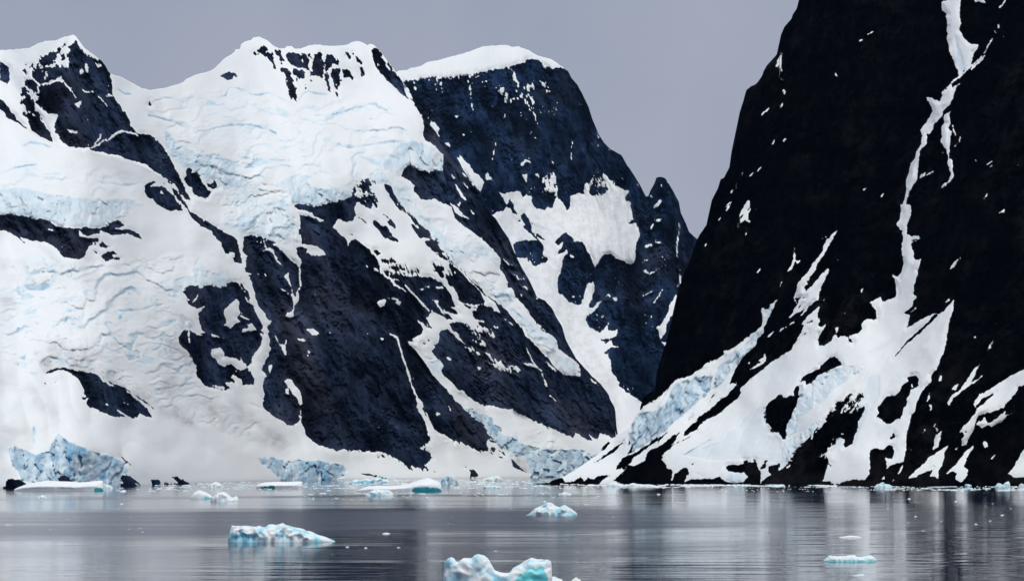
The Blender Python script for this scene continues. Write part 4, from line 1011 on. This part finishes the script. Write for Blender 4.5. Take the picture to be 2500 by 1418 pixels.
def iceberg(name, label, cat, prof, vw, depth=0.5, crest=0.15, steep=0.5, nx=60, ny=26, rug=0.22, blue=0.3, teal=0.0, tealdark=0.6, plate=False, group=None, seed=1, tealspan=None, grey=0.0):
    """prof: the berg's upper outline in photo pixels; vw: pixel row of its water line; distance follows from the water plane."""
    p = pts_of(prof); Yf = F * HC / (vw - VH)
    u0, u1 = p[:, 0].min(), p[:, 0].max(); W = (u1 - u0) * Yf / F; Dp = W * depth
    Yc = Yf + Dp * (0.5 + 0.5 * crest)
    xs = np.linspace(0, 1, nx); th = np.linspace(0, math.pi, ny)
    uu = u0 + (u1 - u0) * xs
    order = np.argsort(p[:, 0], kind='stable')
    H = HC + (VH - np.interp(uu, p[order, 0], p[order, 1])) * Yc / F
    H = np.maximum(H, 0.0)
    X, TH = np.meshgrid(xs, th, indexing='ij')
    pw = 1.05 - 0.62 * steep
    cy, sz = np.cos(TH), np.sin(TH)
    Yn = crest + np.where(cy > 0, -(1 + crest), (1 - crest)) * np.abs(cy) ** pw    # superellipse section: steep sides, rounded crest
    gprof = np.abs(sz) ** (pw if not plate else 0.35)
    if plate: gprof = gprof * np.where(cy > 0, 1 - 0.30 * np.abs(cy), 1 - 0.5 * np.abs(cy))
    d = np.abs(cy)
    edge = np.sqrt(np.clip(1 - (2 * np.abs(X - 0.5)) ** 3.2, 0.02, 1))            # footprint narrows towards both ends
    kb = max(2, nx // 26); hw_ = np.hanning(6 * kb + 3)[1:-1]; Hs = np.convolve(np.pad(H, 3 * kb, mode='edge'), hw_ / hw_.sum(), 'valid')[:nx]
    mixd = sstep(0.1, 0.7, d); Hx = H[:, None] * (1 - mixd) + np.minimum(Hs[:, None], H.max()) * mixd
    wx_ = X * W; wy_ = Yn * edge * Dp / 2; Z = Hx * gprof
    sc_ = max(H.max(), W * 0.08)
    arc = np.cumsum(np.hypot(np.diff(wy_, axis=1, prepend=wy_[:, :1]), np.diff(Z, axis=1, prepend=Z[:, :1])), 1)
    ax, aa = wx_ / sc_, arc / sc_
    rugn = fbm(ax * 1.5 + seed, aa * 1.5, 3, seed, 0.45)
    bil = 1 - 2 * np.abs(fbm(ax * 1.7, aa * 1.9 + seed, 2, seed + 9, 0.4))
    amp = rug * sc_ * np.clip(H[:, None] / sc_ * 1.5, 0.05, 1)
    out_ = amp * (0.55 * rugn + 0.30 * bil + 0.08 * fbm(ax * 5, aa * 5, 2, seed + 3)) * (0.12 + 0.88 * sstep(0.05, 0.5, d))
    wy_ = wy_ - np.sign(cy) * out_ * np.clip(d + 0.2, 0, 1) * edge
    Z = Z + out_ * sz * 0.7 * (1 if not plate else 0.5)
    wx_ = wx_ + amp * 0.25 * fbm(ax * 2.5 + 7, aa * 2.5, 3, seed + 4) * sstep(0.1, 0.5, d)
    ring = (TH < 1e-3) | (TH > math.pi - 1e-3) | (X < 0.001) | (X > 0.999)
    Z = np.where(ring, -0.6 - 0.05 * sc_, np.maximum(Z, -0.4))
    if plate:                                                                    # wave-cut notch: the rim overhangs the water line
        low = sstep(0.5, 0.0, Z / (H.max() + 1e-3)) * sstep(0.3, 0.9, d); wy_ = wy_ * (1 - 0.10 * low)
    base = np.array([(u0 - CX) * Yc / F, Yc, 0.0])
    P = np.stack([wx_, wy_, Z], -1).reshape(-1, 3)
    I = np.arange(nx * ny).reshape(nx, ny)
    q = np.stack([I[:-1, :-1], I[1:, :-1], I[1:, 1:], I[:-1, 1:]], -1).reshape(-1, 4)
    front = (cy > 0)
    b_ = blue * np.clip(0.30 + 0.9 * fbm(ax * 1.3 + 3, aa * 1.6, 3, seed + 6) + 0.55 * np.clip(-rugn, 0, 1) + 0.35 * (0.5 - bil), 0, 1.4)
    b_ = b_ + 0.35 * blue * sstep(0.16, 0.0, Z / sc_)                              # wave-washed ice at the water line
    dirt = grey * np.clip(0.6 + fbm(ax * 2, aa * 2, 3, seed + 8), 0, 1)
    root = empty(name, tuple(base)); tag(root, label, cat, group)
    att = {"blue": np.clip(b_, 0, 1).ravel(), "dirt": dirt.ravel()}
    tm = np.zeros(len(q), bool)
    if teal > 0:
        ts = tealspan or (-0.2, 1.2); lim = teal * H[:, None] * (1 + (0.5 if plate else 0.12) * fbm(X * 13 + seed, X * 0, 3, seed + 7)) * sstep(ts[0], ts[0] + (0.7 if plate else 0.10), X) * sstep(ts[1] + 0.001, ts[1] - 0.06, X)
        m = front & (Z < lim) & (d > 0.2)
        tm = m.reshape(-1)[q].min(1); tg = tm.reshape(nx - 1, ny - 1)
        lab_ = np.zeros(tg.shape, np.int32); nb = 0                        # keep the one largest face
        for i0, j0 in zip(*np.nonzero(tg)):
            if lab_[i0, j0]: continue
            nb += 1; st = [(i0, j0)]; lab_[i0, j0] = nb
            while st:
                i, j = st.pop()
                for i2, j2 in ((i + 1, j), (i - 1, j), (i, j + 1), (i, j - 1)):
                    if 0 <= i2 < nx - 1 and 0 <= j2 < ny - 1 and tg[i2, j2] and not lab_[i2, j2]: lab_[i2, j2] = nb; st.append((i2, j2))
        if nb: tm = (lab_ == 1 + np.bincount(lab_[lab_ > 0] - 1).argmax()).reshape(-1)
    if tm.any():
        at2 = dict(att); at2["blue"] = np.clip(tealdark * (0.75 + 0.5 * (1 - np.clip(Z / (teal * H.max()), 0, 1))), 0, 1).ravel()
        sub_object("blue_ice_face", P, q[tm], M_TEAL, root, at2)
    sub_object("snow_cover" if (plate or tm.any()) else "ice_body", P, q[~tm], M_BERG, root, att)
    return root

iceberg("iceberg", "largest nearest iceberg with two rounded lobes and a turquoise hollow at the bottom edge", "iceberg",
        "c:1104,1540 1107,1230 1115,1190 1150,1155 1190,1140 1225,1160 1245,1210 1262,1232 1277,1225 1290,1185 1330,1150 1380,1150 1430,1152 1460,1120 1505,1108 1570,1128 1630,1170 1662,1240 1680,1295 1700,1312 1800,1322 1880,1325 1905,1275 1960,1245 2020,1240 2070,1200 2110,1162 2145,1153 2200,1180 2310,1163 2355,1188 2364,1260 2370,1540",
        1445, 0.42, 0.0, 0.8, 220, 90, 0.20, 0.62, 0.78, 0.60, tealspan=(0.61, 0.985), seed=3)
iceberg("growler", "small white ice lump in front of the right lobe of the nearest iceberg", "ice chunk", "d:200,1480 260,1410 300,1358 380,1390 440,1375 490,1362 540,1390 580,1395 620,1480", 1441, 0.6, 0.1, 0.6, 40, 20, 0.25, 0.15, seed=5)
iceberg("growler", "tiny white ice spike just right of the nearest iceberg at the bottom edge", "ice chunk", "d:660,1470 690,1405 742,1368 760,1390 795,1400 800,1470", 1438, 0.7, 0.1, 0.5, 26, 16, 0.25, 0.1, seed=6)
iceberg("iceberg", "long rugged pale blue iceberg tapering to a point at its right end", "iceberg",
        "b:748,975 752,880 765,830 785,778 830,782 870,780 900,785 950,780 1000,795 1040,800 1090,798 1120,812 1180,790 1210,765 1240,760 1290,772 1340,765 1410,778 1480,790 1540,812 1600,825 1680,848 1760,875 1850,905 1960,945 1990,972", 1323, 0.30, 0.1, 0.75, 170, 60, 0.34, 0.66, seed=11)
iceberg("iceberg", "small craggy white iceberg with a rounded hump alone in the middle water", "iceberg",
        "d:160,668 200,640 240,605 270,575 310,560 350,545 400,515 440,510 470,520 500,550 530,570 560,565 590,545 630,545 660,570 690,585 720,610 755,635 760,664", 1259, 0.45, 0.1, 0.6, 100, 40, 0.34, 0.65, seed=13)
iceberg("ice_floe", "long white ice floe sweeping up to the right with a dark teal wave-cut edge", "ice floe",
        "c:100,388 115,368 160,345 240,322 340,315 480,318 600,312 700,292 800,258 870,235 915,224 960,232 1000,248 1050,270 1085,300 1094,388", 1199, 0.42, 0.35, 0.6, 200, 90, 0.05, 0.10, 0.34, 0.95, plate=True, seed=17, tealspan=(0.0, 1.08))
iceberg("growler", "pale blue ice lump floating before the long sweeping ice floe", "ice chunk", "c:195,437 215,410 250,390 290,368 320,352 370,365 420,368 470,365 500,385 520,405 525,432", 1210, 0.5, 0.1, 0.5, 50, 22, 0.32, 0.42, seed=19)
iceberg("iceberg", "grey blocky iceberg close behind the right end of the long sweeping floe", "iceberg", "c:1065,300 1075,250 1100,225 1150,205 1190,188 1215,175 1240,200 1258,240 1270,280 1285,302", 1181.5, 0.6, 0.0, 0.7, 50, 24, 0.3, 0.55, seed=21, grey=0.35)
iceberg("ice_floe", "broad flat white ice floe under the blue ice cliff on the left shore", "ice floe",
        "a:165,382 175,350 230,325 320,295 430,270 540,256 660,264 800,268 920,276 1010,272 1080,262 1150,255 1190,258 1205,290 1214,370", 1198, 0.4, 0.3, 0.6, 200, 90, 0.05, 0.12, 0.30, 0.85, plate=True, seed=23, tealspan=(0.25, 1.08))
iceberg("growler", "bright blue ice lump touching the right end of the broad flat floe", "ice chunk", "a:1150,352 1180,325 1205,300 1240,305 1280,320 1305,345", 1192.5, 0.6, 0.1, 0.5, 30, 16, 0.3, 0.8, seed=25)
iceberg("iceberg", "smooth white dome iceberg, left one of the close pair", "iceberg", "b:295,467 320,440 350,395 385,375 440,376 490,395 530,420 560,435 568,462", 1216.5, 0.55, 0.1, 0.55, 50, 24, 0.10, 0.12, 0.42, 0.45, seed=27, tealspan=(0.6, 1.08))
iceberg("iceberg", "lumpy white iceberg with an upturned right end, right one of the close pair", "iceberg", "b:535,498 545,465 580,430 610,405 650,392 690,388 730,405 755,425 770,445 790,458 815,450 835,435 855,450 868,480 870,496", 1223.5, 0.5, 0.1, 0.5, 60, 26, 0.30, 0.25, seed=29)
iceberg("ice_floe", "flat topped white slab floe with a dark undercut left end near the far shore", "ice floe", "b:1065,350 1072,306 1120,288 1180,276 1300,270 1400,272 1500,268 1570,266 1600,272 1606,300 1610,350", 1192, 0.5, 0.3, 0.7, 150, 80, 0.04, 0.08, 0.52, 1.0, plate=True, seed=31, tealspan=(-0.22, 0.46))
iceberg("growler", "low rough white ice heap left of the flat slab floe", "ice chunk", "b:500,338 520,312 560,290 600,270 640,290 680,315 695,335", 1189.5, 0.6, 0.1, 0.5, 40, 18, 0.4, 0.3, seed=33)
iceberg("brash_heap", "jagged light blue ice heap against the shore behind the long sweeping floe", "ice chunk", "c:-10,296 40,265 90,245 150,250 200,240 260,250 310,235 345,200 355,230 400,240 450,245 480,270 500,292", 1180.5, 0.4, 0.1, 0.5, 70, 20, 0.5, 0.75, seed=35)
iceberg("growler", "low flat blue ice piece right of the grey blocky iceberg", "ice chunk", "c:1558,346 1570,318 1620,312 1700,316 1745,330 1752,345", 1191.2, 0.6, 0.1, 0.7, 36, 16, 0.15, 0.7, seed=37)
iceberg("growler", "pale rough ice heap under the far shore snow slope, right of the grey iceberg", "ice chunk", "c:1530,262 1570,235 1620,222 1680,208 1740,205 1770,225 1790,258", 1174, 0.5, 0.1, 0.5, 40, 18, 0.4, 0.25, seed=39)
iceberg("ice_floe", "small thin white ice floe on the right, farther of the right pair", "ice floe", "g:222,918 250,905 300,900 350,890 400,892 440,898 490,908 495,917", 1312, 0.4, 0.2, 0.5, 50, 18, 0.2, 0.12, seed=41)
iceberg("ice_floe", "low pale blue ice floe at lower right, nearer of the right pair", "ice floe", "g:45,1190 80,1155 120,1120 170,1128 230,1130 300,1128 360,1120 410,1112 440,1145 480,1140 540,1130 600,1120 640,1145 662,1180", 1370.5, 0.38, 0.1, 0.55, 80, 26, 0.2, 0.4, 0.45, 0.30, seed=43)
iceberg("growler", "blue two-pronged ice lump at the foot of the black shore rocks", "ice chunk", "g:630,338 660,308 690,300 710,285 735,275 760,300 800,300 835,315 850,335", 1189.5, 0.5, 0.1, 0.5, 40, 16, 0.4, 0.8, seed=45)
iceberg("growler", "small square blue ice block under the black right shore", "ice chunk", "g:1680,332 1684,296 1720,300 1755,308 1760,330", 1188.2, 0.7, 0.1, 0.8, 24, 14, 0.15, 0.8, seed=47)
iceberg("growler", "blue saddle-shaped ice lump near the right edge below black rocks", "ice chunk", "g:2028,342 2040,310 2075,288 2110,300 2130,305 2140,285 2180,268 2200,285 2206,335", 1190.5, 0.5, 0.1, 0.6, 40, 16, 0.35, 0.75, seed=49)
iceberg("growler", "pale ice lump cut by the right edge of the view below black rocks", "ice chunk", "g:2298,346 2315,300 2335,290 2370,312 2420,320 2440,344", 1191, 0.6, 0.1, 0.5, 30, 14, 0.3, 0.5, seed=51)
iceberg("growler", "thin white ice piece above the craggy lone iceberg, larger of two there", "ice chunk", "d:530,428 545,408 580,402 600,390 640,396 670,405 692,425", 1208.3, 0.6, 0.1, 0.4, 30, 14, 0.35, 0.2, seed=53)
iceberg("growler", "smooth pale ice mound at the foot of the black headland", "ice chunk", "d:1090,328 1110,298 1150,282 1190,284 1230,300 1285,326", 1187.5, 0.6, 0.1, 0.5, 36, 16, 0.15, 0.35, seed=55)
iceberg("growler", "long low ice ridge along the foot of the black headland", "ice chunk", "d:1310,326 1350,300 1400,284 1440,295 1500,305 1580,300 1640,310 1700,324", 1187.3, 0.3, 0.1, 0.5, 50, 14, 0.35, 0.4, seed=57)
iceberg("growler", "little blue-white ice bit on the bright water at far left", "ice chunk", "a:418,462 430,440 460,435 490,422 520,440 542,455 545,462", 1215.8, 0.6, 0.1, 0.4, 30, 14, 0.4, 0.5, seed=59)
iceberg("growler", "thin white ice sliver on the grey water left of centre", "ice chunk", "c:388,874 410,862 440,856 465,862 485,872", 1303, 0.6, 0.1, 0.4, 26, 12, 0.2, 0.1, seed=61)
iceberg("growler", "submerged pale ice sheet just below the low blue floe at lower right", "ice chunk", "g:375,1356 420,1345 460,1338 500,1332 530,1352", 1405, 0.5, 0.1, 0.4, 26, 12, 0.15, 0.5, seed=63)

# floating brash: countless small bits
def brash():
    cube = np.array([[-1, -1, -1], [1, -1, -1], [1, 1, -1], [-1, 1, -1], [-.6, -.6, 1], [.6, -.7, .8], [.7, .6, 1], [-.7, .7, .7]], float)
    fc = np.array([[4, 5, 6, 7], [0, 1, 5, 4], [1, 2, 6, 5], [2, 3, 7, 6], [3, 0, 4, 7]])
    VV, FF, BB = [], [], []
    def put(u, v, w, h):
        Y = F * HC / (v - VH); x = (u - CX) * Y / F; k = Y / F
        a = rng.uniform(0, 6.28); s = cube * np.array([w * k / 2, w * k / 2 * rng.uniform(.6, 2.5), h * k / 2]) * rng.uniform(0.75, 1.25, (8, 3))
        c, sn = math.cos(a) , math.sin(a) * 0.4
        s = np.stack([s[:, 0] * c - s[:, 1] * sn, s[:, 0] * sn + s[:, 1] * c, s[:, 2]], 1)
        FF.append(fc + 8 * len(VV)); VV.append(s + np.array([x, Y, h * k * 0.25])); BB.append(np.full(8, rng.choice([0.05, 0.1, 0.35, 0.6], p=[.5, .25, .15, .1])))
    def band(n, u0, u1, v0, v1, w, h, clump=0.0):
        for _ in range(n):
            u = rng.uniform(u0, u1); t = rng.uniform(0, 1); v = (v0[0] + (v1[0] - v0[0]) * t) if isinstance(v0, tuple) else v0 + (v1 - v0) * t
            if clump and perlin(np.array([u / 60.0]), np.array([v / 2.5]), 77)[0] < clump * (rng.random() - 0.35): continue
            ww = w * math.exp(rng.normal(0, 0.6)); put(u, v, ww, h * rng.uniform(0.5, 1.4) * min(1, ww / w + .3))
    band(900, 380, 900, 1176.5, 1194, 4.5, 1.0, 0.6)
    band(1100, 860, 1560, 1170, 1182, 6, 1.6, 0.4)
    band(900, 1100, 1760, 1183, 1192, 4.5, 1.2, 0.8)
    band(1400, 1440, 2060, 1182.5, 1187, 6, 1.9, 0.3)
    band(350, 2000, 2520, 1187, 1189, 5, 1.4, 0.6)
    band(420, 2120, 2520, 1191.5, 1197, 6, 1.7, 0.6)
    band(250, 1750, 2140, 1186, 1200, 4, 0.8, 0.9)
    band(260, 880, 1500, 1200, 1214, 4.5, 1.2, 0.7)
    band(120, 740, 900, 1186, 1220, 4.5, 1.1, 0.5)
    band(170, 250, 500, 1188, 1199, 5, 0.9, 0.6)
    band(30, 0, 560, 1200, 1300, 3, 0.7)
    band(30, 800, 1500, 1215, 1360, 3, 0.8)
    band(16, 2150, 2500, 1215, 1300, 3.5, 1.2)
    o = mesh_object("brash_ice", np.concatenate(VV), np.concatenate(FF), M_BERG, None, {"blue": np.concatenate(BB), "dirt": np.zeros(8 * len(VV))}, False)
    tag(o, "scattered small white brash ice bits floating along the shores", "brash ice", kind="stuff")
brash()

# individual small ice bits one can pick out on open water
def bit(label, u, v, w, h, seed):
    a = f"{u - w / 2},{v + .3} {u - w * .3},{v - h * .3} {u},{v - h * .6} {u + w * .25},{v - h * .3} {u + w / 2},{v + .3}"
    iceberg("ice_bit", label, "ice chunk", a, v + 0.4, 0.7, 0.1, 0.5, 18, 10, 0.3, 0.35, group="loose ice bits on open water", seed=seed)
for k, (u, v, w, h, l) in enumerate([
        (848, 1335, 10, 4, "tiny white ice bit right of the long rugged iceberg's tip, nearer of two"),
        (893, 1337, 9, 4, "tiny white ice bit well right of the long rugged iceberg's tip"),
        (973, 1336, 9, 2.5, "tiny flat ice bit below the thin sliver left of centre"),
        (1330, 1224, 12, 3, "tiny white ice bit just above the left slope of the craggy lone iceberg"),
        (1210, 1344, 8, 2, "tiny ice speck above the saddle of the nearest iceberg"),
        (2220, 1217, 9, 3.5, "tiny white ice bit on dark reflections right of the fan of snow"),
        (2235, 1260, 7, 2.5, "tiny ice bit below right of the snow fan reflection"),
        (2383, 1279, 9, 3, "tiny white ice bit on black water near the right edge"),
        (2447, 1257, 10, 3, "tiny ice bit on black water closest to the right edge"),
        (1608, 1206, 10, 3.5, "tiny white ice bit on the dark reflection of the headland"),
        (297, 1229, 9, 2.5, "tiny ice bit on bright water below the broad flat floe"),
        (348, 1298, 7, 2, "tiny ice speck on the grey water at left"),
        (300, 1199.5, 20, 5, "small flat white ice bit right of the broad flat floe")]):
    bit(l, u, v, w, h, 200 + k)

# ------------------------------------------------------------------ a gull resting on the water
def gull(u, v):
    Y = F * HC / (v - VH); root = empty("seabird", ((u - CX) * Y / F, Y, 0.0)); tag(root, "tiny white seabird sitting on the rippled water at lower right", "bird")
    m, n, b = new_mat("white_plumage"); nz = noise(n, coords(n), 9.0); r = ramp(n, [(0.3, (0.62, 0.63, 0.65)), (0.7, (0.85, 0.85, 0.85))])
    n.links.new(nz.outputs[0], r.inputs[0]); n.links.new(r.outputs[0], b.inputs['Base Color']); b.inputs['Roughness'].default_value = 0.8
    m2, n2, b2 = new_mat("grey_plumage"); nz = noise(n2, coords(n2), 9.0); r = ramp(n2, [(0.3, (0.10, 0.10, 0.11)), (0.7, (0.2, 0.2, 0.21))])
    n2.links.new(nz.outputs[0], r.inputs[0]); n2.links.new(r.outputs[0], b2.inputs['Base Color'])
    def lathe(path, k=10):
        V = []; 
        for x, z, rr in path:
            for i in range(k):
                t = 2 * math.pi * i / k; V.append((x, rr * math.cos(t), z + rr * math.sin(t)))
        Fq = [(a * k + i, a * k + (i + 1) % k, (a + 1) * k + (i + 1) % k, (a + 1) * k + i) for a in range(len(path) - 1) for i in range(k)]
        return np.array(V), np.array(Fq)
    V, Q = lathe([(0.42, 0.16, 0.005), (0.30, 0.12, 0.06), (0.12, 0.07, 0.11), (-0.08, 0.07, 0.115), (-0.22, 0.13, 0.08), (-0.27, 0.22, 0.055), (-0.31, 0.29, 0.062), (-0.36, 0.30, 0.045), (-0.40, 0.29, 0.018), (-0.47, 0.275, 0.004)])
    mesh_object("body", V, Q, m, root)
    for sgn in (-1, 1):
        V, Q = lathe([(0.46, 0.20, 0.004), (0.28, 0.17, 0.03), (0.08, 0.15, 0.045), (-0.12, 0.13, 0.02)], 6); V[:, 1] = V[:, 1] * 0.5 + sgn * 0.10
        mesh_object("wing", V, Q, m2, root)
gull(1876, 1299)

# ------------------------------------------------------------------ air
def haze():
    m = bpy.data.materials.new("thin_blue_haze"); m.use_nodes = True; n = m.node_tree; n.nodes.clear()
    o = N(n, "ShaderNodeOutputMaterial"); v = N(n, "ShaderNodeVolumePrincipled")
    v.inputs['Color'].default_value = (0.30, 0.55, 1.0, 1); v.inputs['Density'].default_value = 0.5e-5; v.inputs['Anisotropy'].default_value = 0.0
    n.links.new(v.outputs[0], o.inputs['Volume'])
    x, y0, y1, z0, z1 = 5300, -250, 8400, -4.5, 1700
    V = np.array([[a, b, c] for c in (z0, z1) for b in (y0, y1) for a in (-x, x)], float)
    Q = np.array([[0, 2, 3, 1], [4, 5, 7, 6], [0, 1, 5, 4], [2, 6, 7, 3], [0, 4, 6, 2], [1, 3, 7, 5]])
    ob = mesh_object("haze", V, Q, m, smooth=False); tag(ob, "thin bluish air in front of the far mountains", "haze", kind="stuff")
haze()
